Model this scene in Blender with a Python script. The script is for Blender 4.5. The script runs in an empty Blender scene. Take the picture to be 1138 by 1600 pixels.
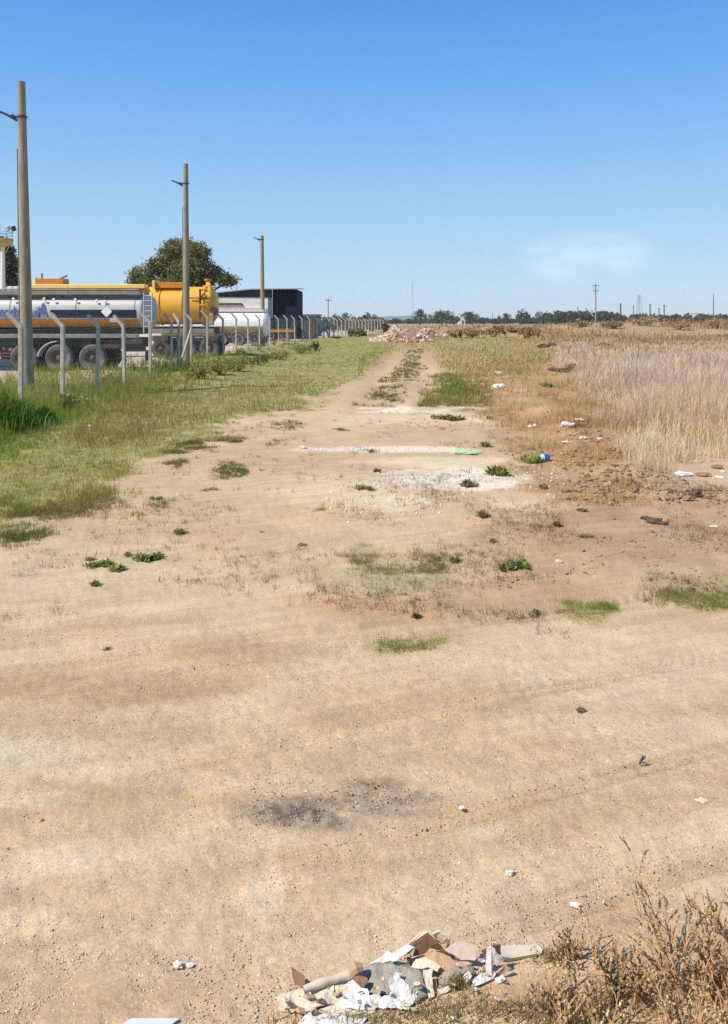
import bpy, bmesh, math, random
import numpy as np
from mathutils import Vector, Matrix, noise as mnoise

scene = bpy.context.scene
COL = scene.collection
rng = np.random.default_rng(7)
random.seed(7)

# ------------------------------------------------------------------ camera
CAM_H, FPX, PX0, HORIZ = 2.2, 1250.0, 569.0, 500.0     # photograph pixels (1138 x 1600)
cam_d = bpy.data.cameras.new('camera')
cam_d.sensor_fit = 'VERTICAL'
cam_d.sensor_height = 36.0
cam_d.lens = 36.0 * FPX / 1600.0
cam_d.shift_y = -(800.0 - HORIZ) / 1600.0
cam_d.clip_start, cam_d.clip_end = 0.05, 20000
cam = bpy.data.objects.new('camera', cam_d)
cam.location = (0, 0, CAM_H)
cam.rotation_euler = (math.radians(90), 0, 0)
COL.objects.link(cam)
scene.camera = cam

# ------------------------------------------------------------------ world, sun, exposure
SUN_EL, SUN_AZ = math.radians(48), math.radians(-118)     # azimuth from +Y towards +X
world = bpy.data.worlds.new('World')
scene.world = world
world.use_nodes = True
wn, wl = world.node_tree.nodes, world.node_tree.links
wn.clear()
w_out = wn.new('ShaderNodeOutputWorld')
w_bg = wn.new('ShaderNodeBackground')
w_sky = wn.new('ShaderNodeTexSky')
w_sky.sky_type = 'NISHITA'
w_sky.sun_disc = False
w_sky.sun_elevation = SUN_EL
w_sky.sun_rotation = SUN_AZ
w_sky.altitude = 0
w_sky.air_density, w_sky.dust_density, w_sky.ozone_density = 1.0, 0.2, 3.0
w_bg.inputs['Strength'].default_value = 0.14
# a thin wisp of cloud low over the field, softly broken by noise
w_tc = wn.new('ShaderNodeTexCoord')
cdir = Vector(((915 - PX0) / FPX, 1.0, (HORIZ - 402) / FPX)).normalized()
w_map = wn.new('ShaderNodeMapping')
w_map.vector_type = 'POINT'
w_map.inputs['Location'].default_value = (-cdir.x, -cdir.y, -cdir.z)
w_scl = wn.new('ShaderNodeVectorMath'); w_scl.operation = 'MULTIPLY'
w_scl.inputs[1].default_value = (15.0, 15.0, 36.0)
w_len = wn.new('ShaderNodeVectorMath'); w_len.operation = 'LENGTH'
w_nz = wn.new('ShaderNodeTexNoise')
w_nz.inputs['Scale'].default_value = 12.0
w_nz.inputs['Detail'].default_value = 6.0
w_mr = wn.new('ShaderNodeMapRange'); w_mr.interpolation_type = 'SMOOTHSTEP'
w_mr.inputs['From Min'].default_value = 1.5
w_mr.inputs['From Max'].default_value = 0.2
w_nr = wn.new('ShaderNodeMapRange'); w_nr.interpolation_type = 'SMOOTHSTEP'
w_nr.inputs['From Min'].default_value = 0.22
w_nr.inputs['From Max'].default_value = 0.85
w_mul = wn.new('ShaderNodeMath'); w_mul.operation = 'MULTIPLY'
w_mul2 = wn.new('ShaderNodeMath'); w_mul2.operation = 'MULTIPLY'
w_mul2.inputs[1].default_value = 0.55
w_mix = wn.new('ShaderNodeMix'); w_mix.data_type = 'RGBA'
w_mix.inputs['B'].default_value = (6.4, 6.7, 6.9, 1)
w_str = wn.new('ShaderNodeVectorMath'); w_str.operation = 'MULTIPLY'
w_str.inputs[1].default_value = (1.0, 1.0, 3.0)
wl.new(w_tc.outputs['Generated'], w_map.inputs['Vector'])
wl.new(w_map.outputs[0], w_scl.inputs[0])
wl.new(w_scl.outputs[0], w_len.inputs[0])
wl.new(w_len.outputs['Value'], w_mr.inputs['Value'])
wl.new(w_tc.outputs['Generated'], w_str.inputs[0])
wl.new(w_str.outputs[0], w_nz.inputs['Vector'])
wl.new(w_nz.outputs['Fac'], w_nr.inputs['Value'])
wl.new(w_mr.outputs[0], w_mul.inputs[0]); wl.new(w_nr.outputs[0], w_mul.inputs[1])
wl.new(w_mul.outputs[0], w_mul2.inputs[0])
wl.new(w_mul2.outputs[0], w_mix.inputs['Factor'])
# the clear sky's own fall-off from deep blue overhead to pale blue at the horizon, laid over the sky model
w_sep = wn.new('ShaderNodeSeparateXYZ'); wl.new(w_tc.outputs['Generated'], w_sep.inputs[0])
w_ramp = wn.new('ShaderNodeValToRGB'); w_ramp.color_ramp.interpolation = 'B_SPLINE'
SKY = [(0.0, (0.520, 0.710, 0.835)), (0.05, (0.420, 0.640, 0.840)), (0.12, (0.345, 0.585, 0.835)), (0.20, (0.225, 0.485, 0.835)), (0.29, (0.122, 0.390, 0.830)), (0.37, (0.070, 0.312, 0.795)), (0.6, (0.05, 0.24, 0.66)), (1.0, (0.035, 0.17, 0.52))]
for i_, (p_, c_) in enumerate(SKY):
    e_ = w_ramp.color_ramp.elements[i_] if i_ < 2 else w_ramp.color_ramp.elements.new(p_)
    e_.position = p_; e_.color = (*c_, 1)
wl.new(w_sep.outputs['Z'], w_ramp.inputs['Fac'])
w_gain = wn.new('ShaderNodeVectorMath'); w_gain.operation = 'SCALE'
w_gain.inputs['Scale'].default_value = 5.85
wl.new(w_ramp.outputs['Color'], w_gain.inputs[0])
w_bl = wn.new('ShaderNodeMix'); w_bl.data_type = 'RGBA'
w_bl.inputs['Factor'].default_value = 0.88
wl.new(w_sky.outputs[0], w_bl.inputs['A']); wl.new(w_gain.outputs[0], w_bl.inputs['B'])
wl.new(w_bl.outputs['Result'], w_mix.inputs['A'])
wl.new(w_mix.outputs['Result'], w_bg.inputs['Color'])
wl.new(w_bg.outputs[0], w_out.inputs['Surface'])

sun_d = bpy.data.lights.new('sun', 'SUN')
sun_d.energy = 4.4
sun_d.angle = math.radians(0.53)
sun_d.color = (1.0, 0.92, 0.79)
sun = bpy.data.objects.new('sun', sun_d)
to_sun = Vector((math.sin(SUN_AZ) * math.cos(SUN_EL), math.cos(SUN_AZ) * math.cos(SUN_EL), math.sin(SUN_EL)))
sun.rotation_euler = to_sun.to_track_quat('Z', 'Y').to_euler()
sun.location = (-20, 10, 40)
COL.objects.link(sun)

scene.view_settings.view_transform = 'Standard'
scene.view_settings.look = 'None'
scene.view_settings.gamma = 1.0
scene.view_settings.use_curve_mapping = False
scene.view_settings.exposure = 0.38
scene.render.engine = 'CYCLES'
scene.cycles.max_bounces = 5
scene.cycles.transparent_max_bounces = 8
scene.cycles.use_denoising = False

# ------------------------------------------------------------------ noise and projection helpers
def _hash(ix, iy, seed):
    h = (ix.astype(np.int64) * 374761393 + iy.astype(np.int64) * 668265263 + seed * 1442695041) & 0xFFFFFFFF
    h = ((h ^ (h >> 13)) * 1274126177) & 0xFFFFFFFF
    h = (h ^ (h >> 16)) & 0xFFFFFFFF
    return h / 4294967295.0

def vnoise(x, y, seed=0):
    x = np.asarray(x, float); y = np.asarray(y, float)
    ix, iy = np.floor(x), np.floor(y)
    fx, fy = x - ix, y - iy
    u, v = fx * fx * (3 - 2 * fx), fy * fy * (3 - 2 * fy)
    a, b = _hash(ix, iy, seed), _hash(ix + 1, iy, seed)
    c, d = _hash(ix, iy + 1, seed), _hash(ix + 1, iy + 1, seed)
    return (a * (1 - u) + b * u) * (1 - v) + (c * (1 - u) + d * u) * v

def fbm(x, y, seed=0, octv=4, gain=0.5):          # about -1 .. 1
    s, amp, tot = 0.0, 1.0, 0.0
    for o in range(octv):
        s = s + amp * (vnoise(x * 2 ** o + 17.3 * o, y * 2 ** o - 9.1 * o, seed + o) * 2 - 1)
        tot += amp; amp *= gain
    return s / tot * 1.6

def sstep(a, b, x):
    t = np.clip((np.asarray(x, float) - a) / (b - a), 0, 1)
    return t * t * (3 - 2 * t)

FX = np.array([33, 98, 152, 195, 235, 268, 299, 324, 349, 369, 388, 406, 422, 436, 449, 461, 472, 484, 496, 508, 530, 555, 580, 603.])
FY = np.array([18.9, 20.9, 23.8, 26.4, 29.5, 33, 36.5, 40.5, 44.4, 48.4, 52.8, 57.2, 61.6, 66, 70.4, 74.8, 78.3, 82, 85.5, 89, 97, 108, 120, 132.])
FENCE_X = (FX - PX0) / FPX * FY
def fence_x(y):
    return np.interp(y, FY, FENCE_X)

def gz(x, y):
    """height of the ground"""
    x = np.asarray(x, float); y = np.asarray(y, float)
    fx = fence_x(y)
    z = 0.30 * np.exp(-((x - fx - 0.9) / 1.7) ** 2) * sstep(26, 40, y) * (1 - sstep(85, 110, y))
    z = z + 0.16 * sstep(0.3, 1.8, fx - x) * sstep(14, 20, y) * (1 - sstep(150, 220, y))
    # bank of pushed-up soil at the edge of the tall dry grass
    ex = 3.7 + 0.10 * (y - 12)
    z = z + 0.16 * np.exp(-((x - ex) / 0.7) ** 2) * sstep(9, 12, y) * (1 - sstep(40, 60, y)) * (0.6 + 0.6 * fbm(x * 0.9, y * 0.7, 41, 3))
    # heaps and low mounds at the far side of the field
    m = sstep(0.17, 0.26, x / np.maximum(y, 1)) * sstep(95, 140, y) * (1 - sstep(190, 260, y))
    z = z + m * np.clip(1.25 + 0.6 * fbm(x / 14.0, y / 26.0, 51, 3), 0, 2)
    m2 = np.exp(-((y - 112) / 12.0) ** 2) * sstep(5, 12, x) * (1 - sstep(19, 27, x))
    z = z + m2 * (0.9 + 0.5 * fbm(x / 3.0, y / 5.0, 57, 3))
    # wheel ruts of the track
    for k in (-1, 1):
        cx = 4.2 + k * 0.85 - (80 - np.clip(y, 18, 90)) * 0.055
        z = z - 0.07 * np.exp(-((x - cx) / 0.42) ** 2) * sstep(18, 26, y) * (1 - sstep(75, 95, y))
    # gentle unevenness
    far = 1 - sstep(60, 200, y)
    z = z + 0.055 * fbm(x / 2.6, y / 2.6, 5, 3) * sstep(3.0, 8, y) * far
    z = z + 0.016 * fbm(x / 0.75, y / 0.75, 9, 3) * far
    return z

def to_world(px, py, zoff=0.0):
    """the ground point seen at a pixel of the photograph (plus the point zoff above ground on that ray's column)"""
    px = np.asarray(px, float); py = np.asarray(py, float)
    z = np.zeros_like(px)
    for _ in range(6):
        Y = FPX * (CAM_H - z) / np.maximum(py - HORIZ, 3.0)
        X = (px - PX0) / FPX * Y
        z = gz(X, Y)
    return X, Y, z

def at(px, py):
    X, Y, z = to_world(px, py)
    return Vector((float(X), float(Y), float(z)))

def at_h(px, py, h):
    """the point at height h over flat ground that the photograph shows at a pixel"""
    Y = FPX * (CAM_H - h) / (py - HORIZ)
    return Vector(((px - PX0) / FPX * Y, Y, h))

def sd_poly(px, py, poly):
    """signed distance in pixels, positive inside"""
    P = np.array(poly, float)
    Q = np.roll(P, -1, axis=0)
    d = np.full(px.shape, 1e9)
    ins = np.zeros(px.shape, bool)
    for (ax, ay), (bx, by) in zip(P, Q):
        ex, ey = bx - ax, by - ay
        t = np.clip(((px - ax) * ex + (py - ay) * ey) / (ex * ex + ey * ey + 1e-9), 0, 1)
        d = np.minimum(d, np.hypot(px - ax - t * ex, py - ay - t * ey))
        cr = ((ay > py) != (by > py)) & (px < ex * (py - ay) / ((by - ay) if by != ay else 1e-9) + ax)
        ins ^= cr
    return np.where(ins, d, -d)

# ------------------------------------------------------------------ mesh helpers
def finish(o, mat=None, parent=None, smooth=False):
    if mat is not None:
        o.data.materials.append(mat)
    if smooth:
        o.data.polygons.foreach_set('use_smooth', [True] * len(o.data.polygons))
    COL.objects.link(o)
    if parent is not None:
        o.parent = parent
    return o

def np_mesh(name, V, F, col=None, smooth=False):
    """V (n,3), F (m,k) one polygon size"""
    me = bpy.data.meshes.new(name)
    V = np.ascontiguousarray(V, np.float32); F = np.ascontiguousarray(F, np.int32)
    me.vertices.add(len(V)); me.vertices.foreach_set('co', V.ravel())
    k = F.shape[1]
    me.loops.add(F.size); me.loops.foreach_set('vertex_index', F.ravel())
    me.polygons.add(len(F)); me.polygons.foreach_set('loop_start', np.arange(0, F.size, k, dtype=np.int32))
    if smooth:
        me.polygons.foreach_set('use_smooth', np.ones(len(F), bool))
    if col is not None:
        a = me.attributes.new('Col', 'FLOAT_COLOR', 'POINT')
        c = np.ones((len(V), 4), np.float32); c[:, :3] = col
        a.data.foreach_set('color', c.ravel())
    me.update(calc_edges=True)
    me.validate()
    return me

class MB:
    """collects simple shapes into one mesh"""
    def __init__(self): self.v, self.f = [], []
    def add(self, vs, fs):
        b = len(self.v)
        self.v += [tuple(p) for p in vs]
        self.f += [tuple(b + i for i in f) for f in fs]
        return self
    def box(self, c, s, rz=0.0, M=None, bev=0.0):
        hx, hy, hz = s[0] / 2, s[1] / 2, s[2] / 2
        R = M if M is not None else Matrix.Rotation(rz, 3, 'Z')
        c = Vector(c)
        if bev <= 0:
            vs = [c + R @ Vector((x, y, z)) for x in (-hx, hx) for y in (-hy, hy) for z in (-hz, hz)]
            return self.add(vs, [(0, 1, 3, 2), (4, 6, 7, 5), (0, 4, 5, 1), (2, 3, 7, 6), (0, 2, 6, 4), (1, 5, 7, 3)])
        b = min(bev, hx * .9, hy * .9, hz * .9)
        bm = bmesh.new()
        bmesh.ops.create_cube(bm, size=1.0)
        for v in bm.verts: v.co = Vector((v.co.x * s[0], v.co.y * s[1], v.co.z * s[2]))
        bmesh.ops.bevel(bm, geom=bm.edges[:], offset=b, segments=1, affect='EDGES')
        bm.verts.index_update()
        self.add([c + R @ v.co for v in bm.verts], [[v.index for v in f.verts] for f in bm.faces])
        bm.free()
        return self
    def tube(self, pts, rad, n=8, caps=True):
        pts = [Vector(p) for p in pts]
        rad = rad if isinstance(rad, (list, tuple)) else [rad] * len(pts)
        rings = []
        up = Vector((0, 0, 1))
        for i, p in enumerate(pts):
            d = (pts[min(i + 1, len(pts) - 1)] - pts[max(i - 1, 0)]).normalized()
            a = d.cross(up)
            if a.length < 1e-3: a = d.cross(Vector((1, 0, 0)))
            a.normalize(); b = a.cross(d).normalized()
            rings.append([p + (a * math.cos(2 * math.pi * k / n) + b * math.sin(2 * math.pi * k / n)) * rad[i] for k in range(n)])
        vs = [q for r in rings for q in r]
        fs = []
        for i in range(len(rings) - 1):
            for k in range(n):
                fs.append((i * n + k, i * n + (k + 1) % n, (i + 1) * n + (k + 1) % n, (i + 1) * n + k))
        if caps:
            fs.append(tuple(range(n - 1, -1, -1)))
            fs.append(tuple((len(rings) - 1) * n + k for k in range(n)))
        return self.add(vs, fs)
    def lathe(self, prof, origin, axis, n=24):
        """prof: list of (radius, along-axis); closed at ends if radius 0"""
        axis = Vector(axis).normalized()
        a = axis.cross(Vector((0, 0, 1)))
        if a.length < 1e-3: a = Vector((1, 0, 0))
        a.normalize(); b = axis.cross(a)
        o = Vector(origin)
        vs = [o + axis * h + (a * math.cos(2 * math.pi * k / n) + b * math.sin(2 * math.pi * k / n)) * r for r, h in prof for k in range(n)]
        fs = []
        for i in range(len(prof) - 1):
            for k in range(n):
                fs.append((i * n + k, i * n + (k + 1) % n, (i + 1) * n + (k + 1) % n, (i + 1) * n + k))
        return self.add(vs, fs)
    def prism(self, prof, x0, x1):
        """closed profile of (y, z) run along x"""
        n = len(prof)
        vs = [(x0, y, z) for y, z in prof] + [(x1, y, z) for y, z in prof]
        fs = [(i, (i + 1) % n, n + (i + 1) % n, n + i) for i in range(n)]
        fs += [tuple(range(n - 1, -1, -1)), tuple(range(n, 2 * n))]
        return self.add(vs, fs)
    def build(self, name, mat, parent=None, smooth=False, loc=None):
        me = bpy.data.meshes.new(name)
        me.from_pydata(self.v, [], self.f)
        me.update()
        bm = bmesh.new(); bm.from_mesh(me)
        bmesh.ops.recalc_face_normals(bm, faces=bm.faces)
        bm.to_mesh(me); bm.free()
        o = bpy.data.objects.new(name, me)
        if loc is not None: o.location = loc
        finish(o, mat, parent)
        if smooth:
            me.polygons.foreach_set('use_smooth', [len(p.vertices) == 4 for p in me.polygons])
            me.set_sharp_from_angle(angle=math.radians(40))
        return o

def tag(o, label=None, cat=None, group=None, kind=None):
    if label: o['label'] = label
    if cat: o['category'] = cat
    if group: o['group'] = group
    if kind: o['kind'] = kind
    return o

def thing(name, label, cat, loc=(0, 0, 0), rz=0.0, group=None):
    o = bpy.data.objects.new(name, None)
    o.empty_display_size = 0.2
    o.location = loc; o.rotation_euler = (0, 0, rz)
    COL.objects.link(o)
    return tag(o, label, cat, group)

def copy_tree(o, parent=None):
    kids = list(o.children)
    c = o.copy(); COL.objects.link(c); c.parent = parent
    for ch in kids: copy_tree(ch, c)
    return c

# ------------------------------------------------------------------ materials
def mat(name, base, rough=0.7, metal=0.0, vary=0.15, scale=6.0, bump=0.0, bscale=40.0, dirt=None, dirt_amt=0.0, dscale=2.5, spec=0.4, stretch=(1, 1, 1)):
    m = bpy.data.materials.new(name); m.use_nodes = True
    N, L = m.node_tree.nodes, m.node_tree.links
    b = N['Principled BSDF']
    b.inputs['Roughness'].default_value = rough
    b.inputs['Metallic'].default_value = metal
    b.inputs['Specular IOR Level'].default_value = spec
    tc = N.new('ShaderNodeTexCoord')
    mp = N.new('ShaderNodeMapping'); mp.inputs['Scale'].default_value = stretch
    L.new(tc.outputs['Object'], mp.inputs[0])
    nz = N.new('ShaderNodeTexNoise'); nz.inputs['Scale'].default_value = scale; nz.inputs['Detail'].default_value = 6
    L.new(mp.outputs[0], nz.inputs['Vector'])
    mr = N.new('ShaderNodeMapRange')
    mr.inputs['From Min'].default_value, mr.inputs['From Max'].default_value = 0.3, 0.7
    mr.inputs['To Min'].default_value, mr.inputs['To Max'].default_value = 1 - vary, 1 + vary
    L.new(nz.outputs['Fac'], mr.inputs['Value'])
    mul = N.new('ShaderNodeVectorMath'); mul.operation = 'MULTIPLY'
    mul.inputs[0].default_value = base
    L.new(mr.outputs[0], mul.inputs[1])
    last = mul.outputs[0]
    if dirt is not None:
        n2 = N.new('ShaderNodeTexNoise'); n2.inputs['Scale'].default_value = dscale; n2.inputs['Detail'].default_value = 8
        n2.inputs['Roughness'].default_value = 0.65
        L.new(mp.outputs[0], n2.inputs['Vector'])
        r2 = N.new('ShaderNodeMapRange'); r2.interpolation_type = 'SMOOTHSTEP'
        r2.inputs['From Min'].default_value, r2.inputs['From Max'].default_value = 0.42, 0.68
        r2.inputs['To Max'].default_value = dirt_amt
        L.new(n2.outputs['Fac'], r2.inputs['Value'])
        mx = N.new('ShaderNodeMix'); mx.data_type = 'RGBA'
        mx.inputs['B'].default_value = (*dirt, 1)
        L.new(r2.outputs[0], mx.inputs['Factor']); L.new(last, mx.inputs['A'])
        last = mx.outputs['Result']
    L.new(last, b.inputs['Base Color'])
    if bump > 0:
        n3 = N.new('ShaderNodeTexNoise'); n3.inputs['Scale'].default_value = bscale; n3.inputs['Detail'].default_value = 5
        L.new(mp.outputs[0], n3.inputs['Vector'])
        bp = N.new('ShaderNodeBump'); bp.inputs['Strength'].default_value = bump; bp.inputs['Distance'].default_value = 0.02
        L.new(n3.outputs['Fac'], bp.inputs['Height']); L.new(bp.outputs[0], b.inputs['Normal'])
    return m

def leaf_mat(name, trans=0.3, rough=0.75):
    """colour of each blade or leaf from its own attribute"""
    m = bpy.data.materials.new(name); m.use_nodes = True
    N, L = m.node_tree.nodes, m.node_tree.links
    N.clear()
    out = N.new('ShaderNodeOutputMaterial')
    at_ = N.new('ShaderNodeAttribute'); at_.attribute_name = 'Col'
    d = N.new('ShaderNodeBsdfDiffuse'); t = N.new('ShaderNodeBsdfTranslucent')
    mx = N.new('ShaderNodeMixShader'); mx.inputs[0].default_value = trans
    L.new(at_.outputs['Color'], d.inputs['Color']); L.new(at_.outputs['Color'], t.inputs['Color'])
    L.new(d.outputs[0], mx.inputs[1]); L.new(t.outputs[0], mx.inputs[2])
    L.new(mx.outputs[0], out.inputs['Surface'])
    return m

M = {}
M['blade'] = leaf_mat('grass_blade', 0.5)
M['straw'] = leaf_mat('straw_blade', 0.42)
M['leaf'] = leaf_mat('leaf', 0.35)
M['seed'] = leaf_mat('seed_spike', 0.1)
M['bark'] = mat('bark', (0.16, 0.12, 0.085), 0.9, bump=0.6, bscale=9, vary=0.3, scale=3)
M['pole'] = mat('weathered_concrete_pole', (0.315, 0.26, 0.18), 0.9, vary=0.12, scale=2, dirt=(0.17, 0.14, 0.10), dirt_amt=0.6, bump=0.25, bscale=30, stretch=(3, 3, 0.6))
M['post'] = mat('concrete_post', (0.50, 0.45, 0.36), 0.9, vary=0.12, scale=4, dirt=(0.22, 0.19, 0.15), dirt_amt=0.6, bump=0.3, bscale=40)
M['iron'] = mat('dark_iron', (0.05, 0.055, 0.06), 0.55, 0.3, vary=0.3)
M['wire'] = mat('galvanised_wire', (0.34, 0.34, 0.33), 0.5, 0.6, vary=0.1)
M['silver'] = mat('brushed_aluminium_tank', (0.47, 0.465, 0.455), 0.6, 0.2, vary=0.05, scale=1.2, dirt=(0.50, 0.46, 0.40), dirt_amt=0.5, dscale=1.2, stretch=(1, 1, 0.4))
M['navy'] = mat('navy_paint', (0.007, 0.016, 0.045), 0.45, vary=0.15)
M['bluepaint'] = mat('blue_lettering', (0.07, 0.14, 0.34), 0.5, vary=0.1)
M['orange'] = mat('orange_paint', (0.62, 0.22, 0.02), 0.5, vary=0.12, dirt=(0.33, 0.17, 0.05), dirt_amt=0.5, dscale=3)
M['yellow'] = mat('yellow_tank_paint', (0.80, 0.40, 0.035), 0.38, vary=0.06, scale=1.5, dirt=(0.50, 0.25, 0.05), dirt_amt=0.5, dscale=1.4)
M['paleyellow'] = mat('pale_yellow_paint', (0.82, 0.58, 0.16), 0.5, vary=0.08)
M['chassis'] = mat('grimy_chassis', (0.045, 0.043, 0.038), 0.8, vary=0.3, dirt=(0.12, 0.105, 0.08), dirt_amt=0.7)
M['steelgrey'] = mat('grey_steel', (0.24, 0.24, 0.22), 0.6, 0.2, vary=0.15, dirt=(0.18, 0.15, 0.1), dirt_amt=0.5)
M['lightgrey'] = mat('light_grey_paint', (0.48, 0.48, 0.46), 0.6, vary=0.1)
M['tyre'] = mat('dusty_tyre', (0.09, 0.083, 0.072), 0.9, vary=0.25, dirt=(0.22, 0.195, 0.155), dirt_amt=0.8)
M['rim'] = mat('dusty_rim', (0.13, 0.12, 0.10), 0.7, vary=0.2, dirt=(0.07, 0.055, 0.045), dirt_amt=0.8)
M['white'] = mat('white_paint', (0.80, 0.79, 0.77), 0.45, vary=0.04, dirt=(0.62, 0.52, 0.42), dirt_amt=0.35, dscale=1.2)
M['whitedirt'] = mat('dusty_white_wall', (0.72, 0.62, 0.54), 0.7, vary=0.06)
M['tan'] = mat('tan_paint_and_shade', (0.36, 0.25, 0.13), 0.7, vary=0.15)  # also paints the shading on the white tanker's lower half
M['shed'] = mat('dark_blue_green_cladding', (0.012, 0.022, 0.028), 0.85, vary=0.2, spec=0.12)
M['roof'] = mat('pale_green_roof_sheet', (0.42, 0.50, 0.46), 0.6, vary=0.08)
M['red'] = mat('red_plastic', (0.42, 0.05, 0.04), 0.5, vary=0.2)
M['brownwall'] = mat('brown_container', (0.13, 0.085, 0.07), 0.8, vary=0.2)
M['concrete'] = mat('pale_concrete', (0.42, 0.40, 0.37), 0.9, vary=0.12, bump=0.2)
M['mast'] = mat('cream_mast_paint', (0.74, 0.70, 0.62), 0.6, vary=0.06)
M['ochre'] = mat('ochre_platform_paint', (0.45, 0.30, 0.12), 0.7, vary=0.15)
M['paper'] = mat('white_paper', (0.72, 0.69, 0.63), 0.9, vary=0.08, dirt=(0.50, 0.40, 0.28), dirt_amt=0.6, dscale=22, bump=0.3, bscale=60)
M['cream'] = mat('cream_card', (0.66, 0.57, 0.42), 0.9, vary=0.10, scale=20, dirt=(0.42, 0.32, 0.20), dirt_amt=0.6, dscale=18, bump=0.4, bscale=80)
M['card'] = mat('brown_cardboard', (0.50, 0.33, 0.19), 0.9, vary=0.10, scale=12, dirt=(0.26, 0.16, 0.09), dirt_amt=0.5, dscale=14, bump=0.2, bscale=120)
M['carddark'] = mat('dark_and_shaded_cardboard', (0.23, 0.12, 0.07), 0.9, vary=0.12, scale=12)  # dark card bits, and the painted shade inside the folded cardboard
M['pinkboard'] = mat('pinkish_board', (0.62, 0.48, 0.38), 0.9, vary=0.08, scale=16, dirt=(0.42, 0.30, 0.2), dirt_amt=0.4, dscale=20)
M['paleboard'] = mat('pale_plank', (0.60, 0.52, 0.38), 0.9, vary=0.10, scale=16, stretch=(1, 6, 1))
M['felt'] = mat('grey_felt', (0.34, 0.30, 0.235), 0.95, vary=0.18, scale=30, dirt=(0.36, 0.29, 0.2), dirt_amt=0.45, dscale=20, bump=0.5, bscale=90)
M['sheet'] = mat('light_grey_sheet', (0.62, 0.62, 0.64), 0.6, vary=0.03)
M['bag'] = mat('white_plastic_bag', (0.80, 0.80, 0.80), 0.4, vary=0.08, scale=12)
M['lilacbag'] = mat('lilac_white_bag', (0.68, 0.66, 0.74), 0.45, vary=0.12, scale=14)
M['greenbag'] = mat('pale_green_plastic', (0.42, 0.58, 0.28), 0.45, vary=0.2, scale=10)
M['blueplastic'] = mat('blue_plastic', (0.03, 0.08, 0.55), 0.35, vary=0.1)
M['bottle'] = mat('clear_bluish_plastic', (0.42, 0.58, 0.70), 0.25, vary=0.1)
M['darkplastic'] = mat('dark_plastic', (0.055, 0.065, 0.085), 0.4, vary=0.2)
M['limestone'] = mat('pale_stone', (0.62, 0.55, 0.44), 0.95, vary=0.12, scale=20, bump=0.5, bscale=60)
M['clod'] = mat('earth_clod', (0.30, 0.19, 0.12), 0.97, vary=0.25, scale=12, bump=0.8, bscale=40)
M['darkclod'] = mat('dark_earth_clod', (0.12, 0.085, 0.055), 0.97, vary=0.25, scale=20, bump=0.8, bscale=60)
M['rub_a'] = mat('pinkish_rubble', (0.52, 0.38, 0.28), 0.95, vary=0.15, scale=3, bump=0.4, bscale=14)
M['rub_b'] = mat('pale_rubble', (0.56, 0.48, 0.38), 0.95, vary=0.15, scale=3, bump=0.4, bscale=14)
M['rub_c'] = mat('red_brick_rubble', (0.36, 0.17, 0.11), 0.95, vary=0.2, scale=3, bump=0.4, bscale=14)
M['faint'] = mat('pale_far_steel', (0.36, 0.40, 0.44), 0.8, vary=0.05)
M['hill'] = mat('far_hill_scrub', (0.16, 0.19, 0.16), 1.0, vary=0.2, scale=0.02)

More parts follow.
